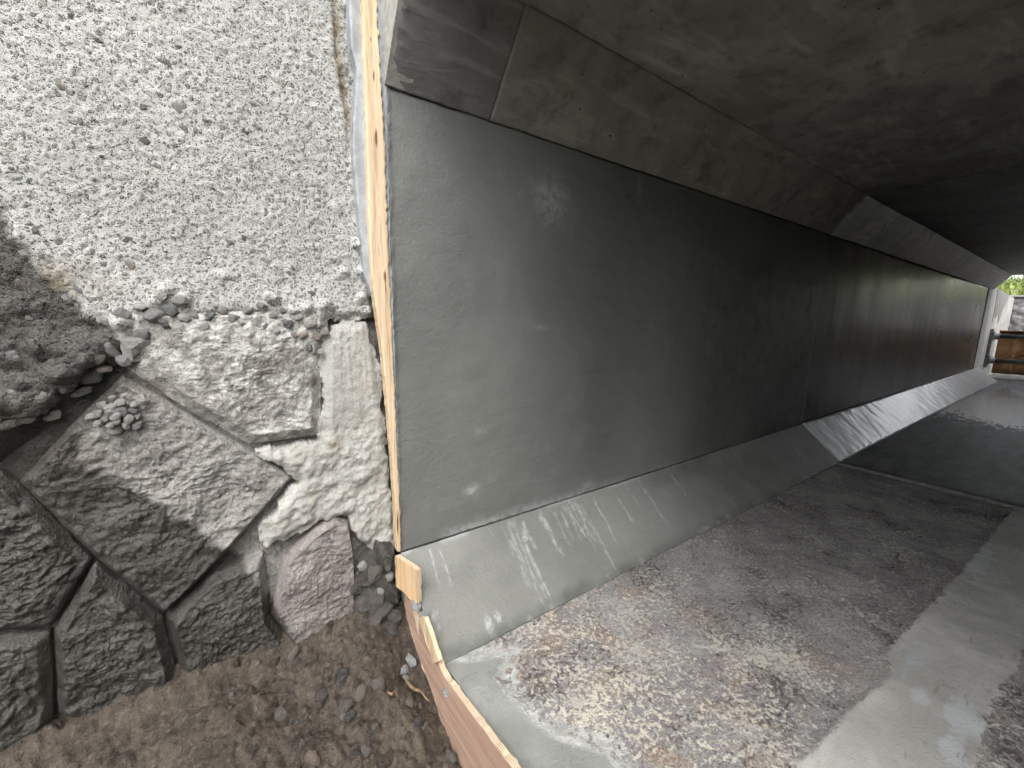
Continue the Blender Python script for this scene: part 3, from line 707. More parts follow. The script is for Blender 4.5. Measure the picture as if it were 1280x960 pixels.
def cut_sheet(name, x0, x1, z0, z1, step, yfun, keep, attrs, mat, parent, back=.07):
    xs = np.arange(x0, x1+step, step); zs = np.arange(z0, z1+step, step)
    X, Z = np.meshgrid(xs, zs); Y = yfun(X, Z); K = keep(X, Z)
    nu, nv = len(xs), len(zs); f = grid_faces(nu, nv)
    f = f[K.ravel()[f].all(1)]
    V = np.stack([X, Y, Z], -1).reshape(-1, 3)
    e = np.concatenate([f[:, [0, 1]], f[:, [1, 2]], f[:, [2, 3]], f[:, [3, 0]]])
    key = np.sort(e, 1); key = key[:, 0]*len(V)+key[:, 1]
    u, ix, c = np.unique(key, return_index=True, return_counts=True)
    be = e[ix[c == 1]]
    bv = np.unique(be); mp = np.full(len(V), -1); mp[bv] = len(V)+np.arange(len(bv))
    VB = V[bv]+[0, back, 0]
    sk = np.stack([be[:, 1], be[:, 0], mp[be[:, 0]], mp[be[:, 1]]], 1)
    V2 = np.concatenate([V, VB]); faces = np.concatenate([f, sk])
    used = np.unique(faces); rm = np.full(len(V2), -1); rm[used] = np.arange(len(used))
    at = {k: np.concatenate([fn(X, Z).ravel(), fn(V2[len(V):, 0], V2[len(V):, 2])])[used] for k, fn in attrs.items()}
    me = mesh(name, V2[used], rm[faces], at)
    return link(name, me, mat, parent, smooth=True)

cwall = empty('concrete_wall', (-.5, .05, .66), 'pale concrete wall with exposed grey aggregate, above the masonry stones', 'wall')
EDGE = [Lp(-300, 640), Lp(-60, 590), Lp(10, 560), Lp(70, 515), Lp(120, 470), Lp(150, 455), Lp(172, 430), Lp(182, 410), Lp(240, 402), Lp(300, 398), Lp(368, 400), Lp(382, 425), Lp(402, 452), Lp(408, 425), Lp(412, 402), Lp(458, 400), Lp(470, 398)]
CP = EDGE+[(.02, .72), (-.03, .9), (-.045, 1.0), (-.05, 1.9), (-1.3, 1.9), (-1.3, .5)]
def c_keep(X, Z):
    s = poly_sd(X, Z, CP)
    return s+.020*fbm(X*26, Z*26, 3, 405)+.012*fbm(X*60, Z*60, 3, 401)+.004*fbm(X*160, Z*160, 2, 403) > 0
def c_y(X, Z):
    s = poly_sd(X, Z, EDGE+[(.02, 2.2), (-1.5, 2.2), (-1.5, .5)])
    f1, f2, idv = worley(X*105+.5*fbm(X*40, Z*40, 2, 3), Z*105, 411)
    peb = (idv > .55)*np.clip(.5-f1, 0, .5)*.0036
    g1, g2, gid = worley(X*30, Z*30, 415)
    bigp = (gid > .6)*np.clip(.45-g1, 0, 1)*.028*sstep(.13, .02, s)      # coarse stones near the broken lower edge
    h = .006*fbm(X*5, Z*5, 3, 421)+.0010*fbm(X*60, Z*60, 2, 423)+.0012*fbm(X*180, Z*180, 2, 427)+peb+bigp
    w = wet_at(X, Z)
    h += w*(.010*fbm(X*26, Z*26, 4, 425)+.006*(.5-g1))
    h += .005*sstep(.10, .02, s)-.012*sstep(.02, .0, s)                   # bulges, then turns under
    gx = (X-np.interp(Z, [.70, .92, 1.02, 1.12, 1.9], [-.055, -.075, -.072, -.085, -.088]))
    h -= .005*np.exp(-(gx/.004)**2)*sstep(.9, 1.0, Z)                    # groove beside the batten
    h -= .010*sstep(-.055, -.035, X)*sstep(.6, .8, Z)
    h -= .007*sstep(.0, .03, gx)*(.6+.8*vnoise(X*80, Z*50, 433))*sstep(.7, 1.0, Z)
    return YL-h
def c_stain(X, Z):
    gx = (X-np.interp(Z, [.70, .92, 1.02, 1.12, 1.9], [-.055, -.075, -.072, -.085, -.088]))
    return np.clip(np.exp(-(gx/.008)**2)*sstep(.95, 1.05, Z)*1.1+np.exp(-((X-Lp(60, 355)[0])/.05)**2-((Z-Lp(60, 355)[1])/.03)**2)*.9, 0, 1)
cut_sheet('wall_face', -1.0, -.006, .52, 1.85, .0027, c_y, c_keep, {'wet': wet_at, 'stain': c_stain}, M_AGG, cwall, .09)
box('wall_core', (-1.3, .135, -.3), (-.012, .5, 1.9), M_FACE, cwall)

# pebbles caught in the broken lower edge
dk = [rock_mesh('rubble', M_DARK, 700+i, 3, 10, .16) for i in range(6)]
pm_ = [rock_mesh('pebble', M_PEB, 500+i, 3, 11, .1) for i in range(7)]
pl_ = [rock_mesh('pebble', M_PEBL, 540+i, 3, 9, .2) for i in range(3)]
def peb(u, v, s, ms=None, out=.004, fl=.62, parent=cwall, asp=None):
    x, z = Lp(u, v); i = RNG.integers(0, 100)
    ms = ms or pm_
    a = asp or RNG.uniform(.55, .85)
    y = float(c_y(np.array([x]), np.array([z]))[0]) if parent is cwall else YL
    if v > 380 and u > 150: y = min(y, .024); out = .006
    o = place('pebble', ms[i % len(ms)], (x, y-out+s*.35, z), (s, s*fl, s*a), parent, (RNG.uniform(-.3, .3), RNG.uniform(-.9, .9), RNG.uniform(-.3, .3)))
    return o
for (u, v, r) in [(168, 432, 17), (140, 437, 15), (118, 448, 11), (112, 470, 13), (193, 393, 12), (212, 388, 11), (205, 404, 9), (230, 398, 10), (243, 392, 9), (262, 395, 10), (277, 388, 9), (290, 398, 10), (300, 404, 10), (318, 404, 9), (330, 408, 10), (345, 415, 9), (358, 405, 12), (372, 398, 9), (340, 395, 9), (255, 410, 9), (110, 405, 12), (130, 402, 10), (150, 392, 10), (95, 428, 14), (75, 430, 15), (60, 452, 13), (86, 455, 10), (45, 470, 14), (25, 455, 13), (20, 490, 15), (52, 495, 13), (80, 482, 11), (178, 418, 8), (100, 382, 11), (70, 400, 12), (40, 420, 13), (15, 410, 12), (200, 372, 10), (225, 376, 9), (176, 385, 9), (310, 388, 9), (326, 382, 8), (352, 388, 8), (388, 405, 9), (396, 420, 9), (385, 435, 8), (399, 440, 8), (378, 418, 8), (405, 415, 7), (365, 418, 8), (5, 530, 14), (30, 520, 12), (-15, 500, 14), (62, 520, 10), (100, 490, 10), (128, 462, 9), (155, 450, 9)]:
    lw = u < 125
    s = r*(.00125 if lw else .00130)*RNG.uniform(.8, 1.15)
    peb(u, v, s, dk if lw and RNG.random() < .8 else (pl_ if RNG.random() < .33 else pm_), out=(-.003 if lw else .003), asp=RNG.uniform(.55, .95))
for k in range(110):
    u = RNG.uniform(0, 445); v = RNG.uniform(0, 385)
    if k > 60: v = 385-abs(RNG.normal(0, 45)); u = RNG.uniform(0, 420)
    if k > 90: u = RNG.uniform(0, 80); v = RNG.uniform(300, 480)
    peb(u, v, RNG.uniform(.0045, .0095), pm_, out=.0, fl=.5)
for (u, v, r) in [(350, 352, 10), (207, 82, 7), (78, 101, 8), (226, 137, 8), (180, 175, 6), (57, 240, 7)]:
    peb(u, v, r*.0017, pm_, out=.001, fl=.35, asp=.9)

# -------- masonry of split stones, each stone its own piece
swall = empty('masonry_wall', (-.5, .05, -.1), 'old masonry wall of large split stones set diagonally below the concrete', 'wall')
def stone(poly_px, y0, proud, seed, mat=M_STONE, amp=.010, spray=0.0, chamf=.02, tiltx=0.0, tiltz=0.0, step=.004, nring=76):
    B = np.array([Lp(u, v) for u, v in poly_px]); c = B.mean(0)
    if np.sum((np.roll(B[:, 0], -1)-B[:, 0])*(np.roll(B[:, 1], -1)+B[:, 1])) > 0: B = B[::-1]     # counter-clockwise
    Q = []
    for a, b in zip(B, np.roll(B, -1, 0)):
        n = max(2, int(np.linalg.norm(b-a)/step))
        nrm2 = np.array([-(b-a)[1], (b-a)[0]])/np.linalg.norm(b-a)
        for k in range(n):
            q = a+(b-a)*k/n; w = math.sin(math.pi*k/n)
            Q.append(q+nrm2*w*.0022*float(fbm(np.array([q[0]*45]), np.array([q[1]*45]), 3, seed)[0]))
    Q = np.array(Q); n = len(Q); V = []; W = []; SP = []
    s_l = 1-np.linspace(0, 1, nring)**1.0; s_l = s_l[:-1]
    for s in s_l:
        p = c+(Q-c)*s
        d = np.clip(poly_sd(p[:, 0], p[:, 1], B), 0, 1)
        prof = np.clip(d/chamf, 0, 1)
        f1, f2, _ = worley(p[:, 0]*14+.4*fbm(p[:, 0]*20, p[:, 1]*20, 2, seed), p[:, 1]*14, seed)
        wx = p[:, 0]+.012*fbm(p[:, 0]*16, p[:, 1]*16, 3, seed+8); wz = p[:, 1]+.012*fbm(p[:, 0]*16, p[:, 1]*16, 3, seed+9)
        rid = lambda q, sd: 1-2*np.abs(vnoise(wx*q, wz*q*1.25, sd)-.5)*2
        nz = amp*(1.1*fbm(wx*8, wz*8, 3, seed, .55)+.35*(f2-f1-.3)+.16*rid(26, seed+3)+.10*rid(60, seed+4)+.12*rid(125, seed+6)+.26*fbm(p[:, 0]*100, p[:, 1]*100, 3, seed+5))
        y = y0-prof*proud-np.clip(prof*1.0, 0, 1)**2*nz-.0009*fbm(p[:, 0]*120, p[:, 1]*120, 2, seed)-(p[:, 0]-c[0])*tiltx-(p[:, 1]-c[1])*tiltz
        V.append(np.stack([p[:, 0], y, p[:, 1]], 1)); SP.append(np.full(n, 1.0)*spray)
    V.append(np.array([[c[0], y.mean(), c[1]]])); V = np.concatenate(V); SP = np.concatenate(SP+[np.array([spray])])
    m_ = len(s_l); faces = []
    ia = np.arange(n); ib = (ia+1) % n
    for r in range(m_-1):
        faces += np.stack([r*n+ia, (r+1)*n+ia, (r+1)*n+ib, r*n+ib], 1).tolist()
    faces += [[(m_-1)*n+i, m_*n, (m_-1)*n+(i+1) % n] for i in range(n)]
    base = len(V); V = np.concatenate([V, V[:n]+[0, .11, 0]])
    faces += np.stack([ia, ib, base+ib, base+ia], 1).tolist()
    SP = np.concatenate([SP, np.zeros(n)])
    me = mesh('stone', V, faces, {'wet': wet_at(V[:, 0], V[:, 2]), 'sprayed': SP})
    return link('stone', me, mat, swall, smooth=True)
stone([(157, 461), (150, 380), (410, 380), (404, 450), (401, 544), (313, 557), (230, 510)], .040, .018, 11, amp=.008, spray=.52, chamf=.020)
stone([(152, 470), (232, 518), (310, 563), (366, 598), (322, 648), (262, 715), (205, 770), (120, 700), (40, 622), (22, 603), (85, 535)], .038, .010, 12, amp=.012, chamf=.008)
stone([(-140, 540), (-20, 490), (70, 470), (148, 461), (80, 518), (0, 584), (-70, 650)], .060, .042, 13, amp=.016, chamf=.040)
stone([(-80, 655), (-5, 592), (18, 608), (60, 650), (112, 705), (60, 790), (-60, 800)], .046, .016, 14, amp=.018, chamf=.012)
stone([(418, 646), (436, 652), (444, 700), (444, 775), (428, 806), (385, 830), (340, 770), (355, 700), (396, 660)], .034, .016, 16, M_STONE_R, amp=.009, chamf=.006)
stone([(208, 776), (265, 722), (330, 695), (338, 772), (380, 835), (300, 900), (230, 860)], .044, .018, 17, amp=.013, chamf=.012)
stone([(64, 795), (116, 710), (202, 776), (224, 864), (150, 940), (70, 900)], .046, .018, 18, amp=.013, chamf=.012)
stone([(-150, 830), (-60, 806), (58, 798), (64, 905), (0, 990), (-160, 980)], .046, .014, 19, amp=.013, chamf=.012)
stone([(156, 946), (228, 870), (296, 906), (330, 1000), (240, 1080), (140, 1040)], .046, .014, 20, amp=.013, chamf=.012)
stone([(-10, 1000), (70, 912), (146, 948), (130, 1050), (20, 1080)], .046, .014, 21, amp=.013, chamf=.012)
# lump of old mortar stuck on the diamond stone
pc = Lp(148, 517)
for k in range(20):
    a = k*2.4; r = .030*math.sqrt(k/20)
    place('pebble', (pl_+pm_[:2])[k % 5], (pc[0]+r*math.cos(a), .016-.006*(1-k/20)+RNG.uniform(-.003, .003), pc[1]+r*.85*math.sin(a)), RNG.uniform(.006, .0105)*np.array([1.0, .8, .85]), swall)
# bedding mortar behind and between the stones
def b_y(X, Z): return .058-.010*fbm(X*12, Z*12, 4, 611)-.004*fbm(X*60, Z*60, 3, 613)
me_b = cut_sheet('bedding_mortar', -1.0, -.004, -.30, .72, .006, b_y, lambda X, Z: X < 5, {'wet': wet_at, 'sprayed': lambda X, Z: X*0+.2}, M_STONE, swall, .07)
# rendered patch beside the batten
PP = [Lp(404, 430), Lp(412, 404), Lp(456, 402), Lp(470, 440), Lp(486, 560), Lp(494, 640), Lp(498, 680), Lp(472, 690), Lp(440, 676), Lp(434, 648), Lp(400, 652), Lp(330, 690), Lp(326, 652), Lp(371, 604), Lp(320, 566), Lp(400, 552)]
def p_y(X, Z):
    s = poly_sd(X, Z, PP); rg = sstep(.50, .40, Z)
    f1, f2, _ = worley(X*34+.5*fbm(X*30, Z*30, 2, 5), Z*34, 629)
    return .030-.008*sstep(0, .02, s)-.004*fbm(X*9, Z*9, 3, 621)-.0012*fbm(X*200, Z*9, 3, 623)*(1-rg)-.0018*fbm(X*80, Z*80, 3, 625)-rg*(.008*fbm(X*20, Z*20, 4, 627)+.005*(.45-f1)+.003*fbm(X*90, Z*90, 3, 633))
cut_sheet('render_patch', -.32, -.002, .11, .67, .0027, p_y, lambda X, Z: poly_sd(X, Z, PP)+.014*fbm(X*34, Z*34, 3, 631) > 0, {'wet': lambda X, Z: X*0}, M_PATCH, swall, .06)
# dark broken rubble in the corner beside the forms
for (u, v, r, y) in [(478, 695, 17, .02), (462, 700, 13, .03), (455, 725, 17, .02), (478, 725, 17, .015), (465, 745, 15, .01), (488, 742, 14, .005), (452, 752, 14, .02), (475, 765, 17, .0), (492, 770, 13, -.005), (455, 778, 15, .01), (488, 708, 12, .02), (468, 715, 10, .005), (484, 788, 14, -.02), (460, 795, 14, -.005), (445, 735, 9, .02)]:
    p = on(u, v, 1, y); place('rubble', dk[RNG.integers(0, 6)], p, (r*.0024, r*.0018, r*.0021*RNG.uniform(.7, 1)), swall)
for (u, v, r, y) in [(486, 722, 8, .0), (452, 708, 7, .01), (474, 740, 7, .0)]:
    p = on(u, v, 1, y); place('rubble', pl_[RNG.integers(0, 3)], p, (r*.0017, r*.0013, r*.0016), swall)

# ================================================================== TIMBER AT THE EDGE
def strip(name, left, right, yfront, thick, mat, seed, n=160, knots=(), rag=0.0, parent=None, wob=.0):
    vs_ = np.linspace(min(left[0][1], left[-1][1]), max(left[0][1], left[-1][1]), n)
    lu = np.interp(vs_, [p[1] for p in left], [p[0] for p in left]); ru = np.interp(vs_, [p[1] for p in right], [p[0] for p in right])
    A = np.array([on(u, v, 1, yfront) for u, v in zip(lu, vs_)]); B = np.array([on(u, v, 1, yfront) for u, v in zip(ru, vs_)])
    t = np.linspace(0, 1, 12)[None, :, None]
    P = A[:, None]*(1-t)+B[:, None]*t
    P[:, -1, 0] += rag*fbm(P[:, -1, 2]*120, P[:, -1, 2]*0, 3, seed); P[:, 0, 0] += rag*.3*fbm(P[:, 0, 2]*80, P[:, 0, 2]*0, 3, seed+1)
    P[..., 1] -= wob*fbm(P[..., 2]*6, P[..., 0]*30, 2, seed)
    P[:, 0, 1] += .0012; P[:, -1, 1] += .0012
    kn = np.zeros(P.shape[:2])
    for (u, v, rx, rz) in knots:
        q = on(u, v, 1, yfront); kn += np.exp(-((P[..., 0]-q[0])/rx)**2-((P[..., 2]-q[2])/rz)**2)
    return sheet(name, P, (0, -1, 0), thick, mat, parent, {'knot': np.clip(kn, 0, 1).ravel()}, flip=True)
o = strip('timber_batten', [(451, -60), (453, 0), (459, 200), (462, 300), (466, 360), (477, 430), (486, 520), (493, 610), (497, 690)],
          [(469, -60), (471, 0), (477, 100), (482, 200), (487, 330), (492, 450), (496, 550), (500, 640), (501, 690)], -.006, .018, M_BATTEN, 31, 420,
          [(463, 49, .0012, .004), (467, 95, .0016, .011), (470, 172, .0024, .013), (470, 180, .0012, .03), (456, 130, .001, .003), (481, 345, .0025, .012), (482, 365, .0015, .02), (483, 505, .002, .006), (497, 655, .002, .03)], rag=.0035)
tag(o, 'long pale softwood batten standing between the rough wall and the grey mortar', 'batten')
o = strip('mortar_fillet', [(432, -60), (436, 0), (439, 60), (446, 85), (442, 150), (441, 185), (446, 240), (452, 300), (456, 345), (466, 370)],
          [(458, -60), (460, 0), (466, 200), (470, 300), (474, 370), (476, 372)], .006, .05, M_BLUE, 33, 200, rag=.003, wob=.004)
tag(o, 'smooth blue-grey mortar smear along the left side of the batten', 'mortar')
o = strip('mortar_bead', [(468, -60), (470, 0), (476, 100), (481, 200), (486, 330), (491, 450), (496, 560), (499, 640)],
          [(476, -60), (479, 0), (484, 100), (486, 200), (489, 330), (494, 450), (498, 560), (501, 640)], -.002, .03, mat_plain('bead_mortar', (.24, .255, .27), (.36, .375, .39), 60, .6), 35, 400, rag=.003, wob=.002)
tag(o, 'thin ragged bead of mortar between batten and culvert wall', 'mortar')

def ply(name, px, x, thick, mat, label, seed=0, parent=None, dy=0.0):
    pts = [on(u, v, 0, x) for u, v in px]
    e = empty(name, tuple(np.mean(pts, 0)*[1, 1, 0]+[0, 0, min(p[2] for p in pts)]), label, 'plywood', None)
    n = [np.array(p) for p in pts]
    prism('face_veneer', n, (.0016, 0, 0), mat, e, 0, .0006, .012)
    prism('core', [p+[.0018, 0, 0] for p in n], (thick-.0018, 0, 0), M_PLYEDGE, e, 0, .0008, .008)
    return e
ply('plywood_form', [(505, 742), (516, 757), (530, 782), (545, 825), (556, 848), (600, 908), (650, 974), (690, 1030), (640, 1080), (575, 962), (556, 915), (541, 868), (520, 812), (508, 772)], -.004, .012, M_PLYRED,
    'reddish plywood form board along the cut edge of the culvert floor')
# little square offcut nailed across the corner
def offcut(name, a, b, height, thick, mat, label):
    a = np.array(a); b = np.array(b); d = (b-a); n = np.array([-d[1], d[0], 0]); n = n/np.linalg.norm(n)
    if n @ (CAM-a) > 0: n = -n
    e = empty(name, tuple(a-[0, 0, height]), label, 'offcut')
    up = np.array([0, 0, -height])
    prism('face_veneer', [a, b, b+up, a+up*.97], n*.0016, mat, e, 0, .0004, .012)
    prism('core', [p+n*.0018 for p in (a, b, b+up, a+up*.97)], n*(thick-.0018), M_PLYEDGE, e, 0, .0005, .008)
    return e
a = on(497, 690, 2, .162); b = on(525, 707, 2, .162)
offcut('plywood_offcut', a+np.array([-.010, -.012, 0]), b+np.array([-.012, -.012, 0]),   .074, .010, M_PLY, 'small square plywood offcut covering the haunch end below the batten')
pts = [on(u, v, 0, -.012) for u, v in [(523, 770), (531, 772), (549, 826), (541, 830)]]
o = prism('timber_sliver', pts, (.008, 0, 0), M_BATTEN, None, .0006, .0004, .01)
tag(o, 'short pale timber sliver wedged on the reddish form below the offcut', 'timber')
# mortar crumbs on the forms
bl = rock_mesh('mortar_lump', mat_plain('crumb_mortar', (.20, .21, .21), (.31, .32, .32), 40, .7), 811, 3, 5, .25)
crumbs = []
for i, (u, v, x, sz, lab) in enumerate([(521, 757, -.006, (.007, .012, .010), 'grey mortar lump between plywood offcut and timber sliver'), (529, 768, -.004, (.006, .010, .016), 'grey mortar lump at the top of the timber sliver'), (559, 866, -.002, (.006, .008, .012), 'whitish mortar dribble on the top edge of the reddish form')]):
    o = place('mortar_lump', bl, on(u, v, 0, x), sz); tag(o, lab, 'mortar')

# ================================================================== SOIL
gx0, gx1, gy0, gy1 = -1.25, .012, -1.2, .10
xs = np.concatenate([np.arange(gx0, -.6, .012), np.arange(-.6, gx1, .0034)]); ys = np.concatenate([np.arange(gy0, -.6, .012), np.arange(-.6, gy1, .0034)])
X, Y = np.meshgrid(xs, ys)
def soil_h(X, Y):
    z = .008+.30*np.minimum(Y-.03, 0)*sstep(-1.4, .0, Y)
    z = np.maximum(z, -.20+.02*fbm(X*3, Y*3, 2, 901))
    z = z+.030*sstep(-.02, .06, Y)+.020*np.exp(-((X+.10)/.07)**2-((Y+.02)/.09)**2)
    pit = np.exp(-((X+.0)/.055)**2)*sstep(.02, -.12, Y)
    z = z-.055*pit
    f1, f2, _ = worley(X*24, Y*24, 905); g1, g2, _ = worley(X*60, Y*60, 907)
    z = z+.022*fbm(X*9, Y*9, 4, 911)+.007*fbm(X*40, Y*40, 3, 917)+.014*(.45-f1)*vnoise(X*7, Y*7, 915)+.007*(.4-g1)+.007*fbm(X*80, Y*80, 3, 913)
    return z
Zs = soil_h(X, Y)
me = mesh('ground', np.stack([X, Y, Zs], -1).reshape(-1, 3), grid_faces(len(xs), len(ys)))
ground = link('ground', me, M_SOIL, None, smooth=True); ground['kind'] = 'structure'
sp = [rock_mesh('soil_pebble', mat_pebble('soil_pebble', (.06, .06, .062), (.24, .215, .19), .6), 920+i, 2, 8) for i in range(5)]
cl = [rock_mesh('soil_clod', M_SOIL, 940+i, 3, 5, .5) for i in range(4)]
px_ = RNG.uniform(-.34, -.01, 260); py_ = RNG.uniform(-.42, .03, 260); pz_ = soil_h(px_, py_)
for k in range(260):
    x, y, z = float(px_[k]), float(py_[k]), float(pz_[k])
    if k < 170: s = RNG.uniform(.003, .009) if k > 26 else RNG.uniform(.010, .020); place('pebble', sp[k % 5], (x, y, z+s*.2), (s, s*.85, s*.65), ground)
    else: s = RNG.uniform(.004, .011); place('clod', cl[k % 4], (x, y, z), (s, s*.9, s*.7), ground)
gp = rock_mesh('mortar_splash', bl.materials[0], 960, 3, 5, .4)
# splinter of wood lying on the soil by the form
def onsoil(u, v):
    p = np.array([on(u, v, 2, z) for z in np.linspace(.05, -.25, 200)])
    hit = np.nonzero(soil_h(p[:, 0], p[:, 1]) > p[:, 2])[0]
    return p[hit[0]] if len(hit) else p[-1]
for (u, v, s) in [(512, 825, .018), (505, 838, .013), (508, 848, .010)]:
    place('mortar_splash', gp, onsoil(u, v), (s, s*.8, s*.5), ground)
def stick(name, p, q, r, mat, label, seed):
    p = np.array(p); q = np.array(q); d = q-p; L = np.linalg.norm(d); d /= L
    s = np.cross(d, [0, 0, 1]); s /= np.linalg.norm(s); w = np.cross(s, d)
    V = []; F_ = []; n = 14; k = 7
    for i in range(n):
        t = i/(n-1); rr = r*(.25+.75*math.sin(math.pi*min(1, .12+t*.8)))
        c = p+d*L*t+s*.006*float(fbm(np.array([t*3]), np.array([seed]), 2, seed)[0])+w*.003*math.sin(3*t)
        for j in range(k):
            a = 6.283*j/k; V.append(c+(s*math.cos(a)*1.3+w*math.sin(a)*.7)*rr)
    for i in range(n-1):
        for j in range(k): F_.append([i*k+j, i*k+(j+1) % k, (i+1)*k+(j+1) % k, (i+1)*k+j])
    F_.append(list(range(k))[::-1]); F_.append([(n-1)*k+j for j in range(k)])
    return tag(link(name, mesh(name, V, F_), mat, None, True), label, 'splinter')
stick('wood_splinter', onsoil(504, 852)+[0, 0, .006], onsoil(537, 884)+[0, 0, .012], .003, M_TWIG, 'long wood splinter lying on the soil against the form', 5)
stick('wood_splinter', onsoil(484, 868)+[0, 0, .004], onsoil(498, 872)+[0, 0, .005], .003, M_TWIG, 'short brown wood chip on the soil left of the long splinter', 8)

# ground beyond: stream bed upstream, its unseen banks raised to darken the tunnel, banks and road fill
xs = np.linspace(-40, .0, 90); ys = np.linspace(-30, .1, 90)
X, Y = np.meshgrid(-40*(1-np.linspace(0, 1, 90))**2-.0, -30*(1-np.linspace(0, 1, 90))**2+.1)
out_d = np.maximum(np.maximum(-X-1.8, 0), np.maximum(-Y-2.3, 0))
Zb = -.26+.03*fbm(X*1.5, Y*1.5, 3, 971)+np.minimum(out_d*.9, 1.7+.2*out_d**.5)
me = mesh('stream_bed_shade_banks', np.stack([X, Y, Zb], -1).reshape(-1, 3), grid_faces(90, 90)); o = link('stream_bed_shade_banks', me, M_SHADE_BANK, None, True); o['kind'] = 'structure'
box('road_fill', (.03, -30, 1.56), (X3-.03, 30, 1.9), M_OUT)['kind'] = 'structure'
box('bank', (-40, .52, -.3), (.02, 30, 1.86), M_OUT)['kind'] = 'structure'
box('bank', (.03, .21, -.3), (X3-.03, 30, 1.555), M_OUT)['kind'] = 'structure'
box('bank', (.03, -30, -.3), (X3-.03, YW-.21, 1.555), M_OUT)['kind'] = 'structure'

# ================================================================== FAR END
wing = empty('wing_wall', (8.3, .1, -.1), 'pale concrete wing wall with dark wet stain beyond the far opening', 'wall')
prism('wall_face', [(X3+.01, .004, -.2), (9.15, -.02, -.2), (9.15, -.02, 1.055), (X3+.01, .004, 1.13)], (0, .25, 0), M_CONC, wing, .006)
zst = [(7.62, 1.112), (8.62, 1.072), (8.55, .98), (8.42, .93), (8.30, .86), (8.20, .72), (8.12, .70), (8.04, .80), (7.9, .76), (7.8, .82), (7.7, .70)]
prism('damp_stain', [(x, .004-(x-X3)*.013-.003, z) for x, z in zst], (0, .004, 0), M_STAIN, wing)
jamb = box('end_pilaster', (X3-.32, -.006, HB), (X3-.02, .02, ZT-.002), M_FACE, far); jamb['label'] = 'pale smooth band of wall at the far end'
rub = empty('rubble_wall', (9.5, -1, -.1), 'dark grey rubble retaining wall crossing behind the rusty steel plate', 'wall')
yy, zz = np.meshgrid(np.linspace(.3, -4.0, 200), np.linspace(-.2, 1.075, 70))
f1, f2, _ = worley(yy*9, zz*9, 981)
P = np.stack([9.3-.03*np.clip(f2-f1, 0, .4)*2.0-.01*fbm(yy*20, zz*20, 3, 5), yy, zz], -1)
sheet('wall_face', P, (-1, 0, 0), .35, M_RUBBLE, rub, flip=False)
box('coping', (9.25, -4.0, 1.07), (9.70, .3, 1.10), M_CONC, rub, .006)
# rusty steel plate with two struts
plate = empty('steel_plate', (8.1, -1.2, 0), 'rusty orange-brown steel plate standing across the far opening', 'plate')
yy = np.linspace(-.045, YW+.05, 90); prof = lambda y: .02*np.sign(np.sin(y*14))*np.clip(np.abs(np.sin(y*14))*3, 0, 1)
P = np.array([[(8.1+prof(y), y, z) for y in yy] for z in np.linspace(.04, .585, 8)])
sheet('sheet', P, (-1, 0, 0), .01, M_RUST, plate, flip=False)
box('top_rail', (8.06, YW+.05, .585), (8.15, -.045, .60), M_RUST, plate, .003)
def pipe(name, x, z, r, label):
    e = empty(name, (x, -1.2, z), label, 'pipe', None)
    bm = bmesh.new(); bmesh.ops.create_cone(bm, cap_ends=True, segments=20, radius1=r, radius2=r, depth=abs(YW)-.10)
    bmesh.ops.rotate(bm, verts=bm.verts, matrix=Matrix.Rotation(math.pi/2, 3, 'X')); bmesh.ops.translate(bm, verts=bm.verts, vec=(x, YW/2, z))
    me = bpy.data.meshes.new('tube'); bm.to_mesh(me); bm.free(); link('tube', me, M_PIPE, e, True)
    for y in (-.035, YW+.02):
        box('end_plate', (x-.05, y-.006, z-.055), (x+.05, y+.006, z+.055), M_GALV, e, .002)
        bm = bmesh.new(); bmesh.ops.create_cone(bm, cap_ends=True, segments=16, radius1=r*1.4, radius2=r*1.4, depth=.05)
        bmesh.ops.rotate(bm, verts=bm.verts, matrix=Matrix.Rotation(math.pi/2, 3, 'X')); bmesh.ops.translate(bm, verts=bm.verts, vec=(x, y-.03 if y > -1 else y+.03, z))
        me = bpy.data.meshes.new('collar'); bm.to_mesh(me); bm.free(); link('collar', me, M_GALV, e)
    return e
pa = on(1262, 421, 0, 7.75); pb = on(1262, 452, 0, 7.75)
pipe('strut_pipe', 7.75, pa[2], .028, 'upper dark steel strut pipe in front of the rusty plate')
pipe('strut_pipe', 7.75, pb[2], .028, 'lower dark steel strut pipe in front of the rusty plate')
o = box('bracket_post', (7.71, -.028, pb[2]-.09), (7.79, .0, pa[2]+.09), M_GALV, None, .003); tag(o, 'dark galvanised upright holding the ends of both strut pipes', 'bracket')
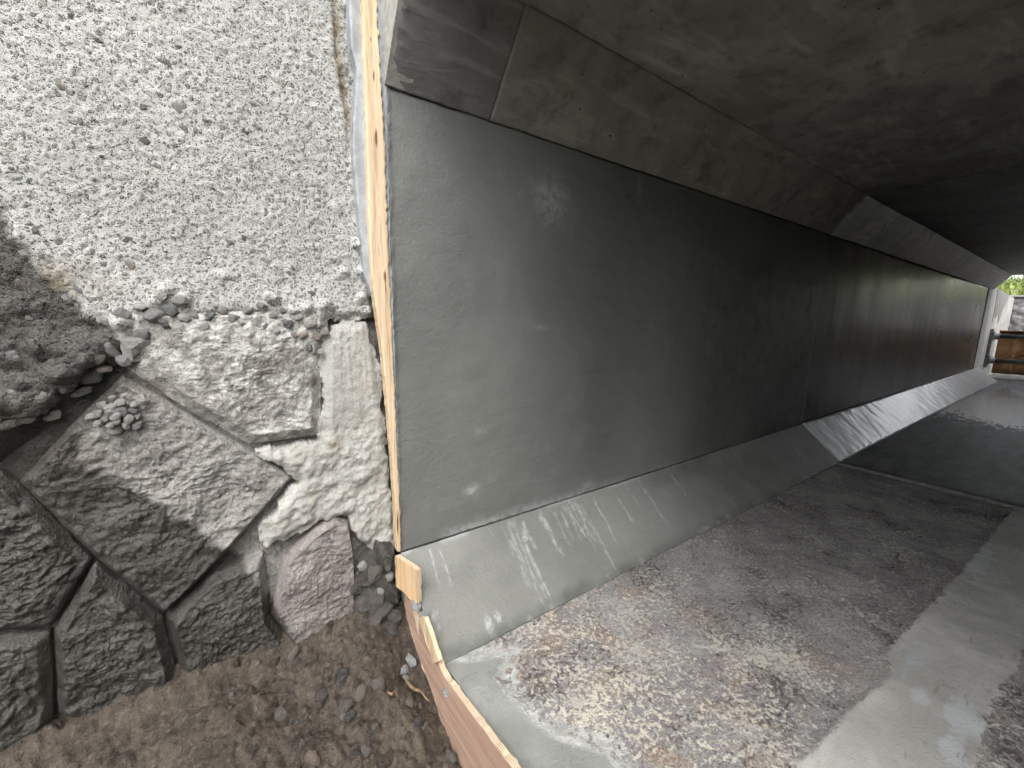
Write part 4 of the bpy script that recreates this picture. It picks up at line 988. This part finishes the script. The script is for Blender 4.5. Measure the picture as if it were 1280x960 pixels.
# far channel bed + grassy bank
X, Y = np.meshgrid(np.linspace(X3-.02, 9.4, 40), np.linspace(.2, -5, 60))
me = mesh('channel_bed', np.stack([X, Y, .004+.01*fbm(X*6, Y*6, 3, 55)-.01], -1).reshape(-1, 3), grid_faces(40, 60)); o = link('channel_bed', me, M_FFLOOR, None, True); o['kind'] = 'structure'
X, Y = np.meshgrid(np.linspace(0, 1, 60)**1.5*35+9.4, np.linspace(-12, 12, 90))
def bank_h(X, Y): return 1.06+np.clip(X-9.6, 0, 3)*.155+.06*fbm(X*2, Y*2, 3, 991)
me = mesh('hillside', np.stack([X, Y, bank_h(X, Y)], -1).reshape(-1, 3), grid_faces(60, 90)); o = link('hillside', me, M_OUT, None, True); o['kind'] = 'structure'
k = Mat('grass_blade'); M_GRASS = k.fin(k.mix(k.step(k.noise(3, 4, .6), .35, .65), (.10, .17, .03), (.24, .30, .06)), .6)
n = 7000; bx = 9.7+RNG.uniform(0, 1, n)**1.3*6; by = RNG.uniform(-4, 2.5, n); bz = bank_h(bx, by)
dens = vnoise(bx*1.5, by*1.5, 77) > .38
bx, by, bz = bx[dens], by[dens], bz[dens]; n = len(bx)
an = RNG.uniform(0, 6.28, n); hgt = RNG.uniform(.05, .15, n); wd = RNG.uniform(.006, .016, n); le = RNG.uniform(.02, .12, n); la = RNG.uniform(0, 6.28, n)
ca, sa = np.cos(an)*wd, np.sin(an)*wd
V = np.zeros((n, 5, 3)); tx, ty = np.cos(la)*le, np.sin(la)*le
V[:, 0] = np.stack([bx-ca, by-sa, bz-.01], 1); V[:, 1] = np.stack([bx+ca, by+sa, bz-.01], 1)
V[:, 2] = np.stack([bx+ca*.8+tx*.35, by+sa*.8+ty*.35, bz+hgt*.6], 1); V[:, 3] = np.stack([bx-ca*.8+tx*.35, by-sa*.8+ty*.35, bz+hgt*.6], 1)
V[:, 4] = np.stack([bx+tx, by+ty, bz+hgt], 1)
i = np.arange(n)*5
fq = np.stack([i, i+1, i+2, i+3], 1).tolist()+np.stack([i+3, i+2, i+4], 1).tolist()
o = link('grass', mesh('grass', V.reshape(-1, 3), fq), M_GRASS); o['kind'] = 'stuff'; o['label'] = 'bright green grass on the bank beyond the far opening'; o['category'] = 'grass'
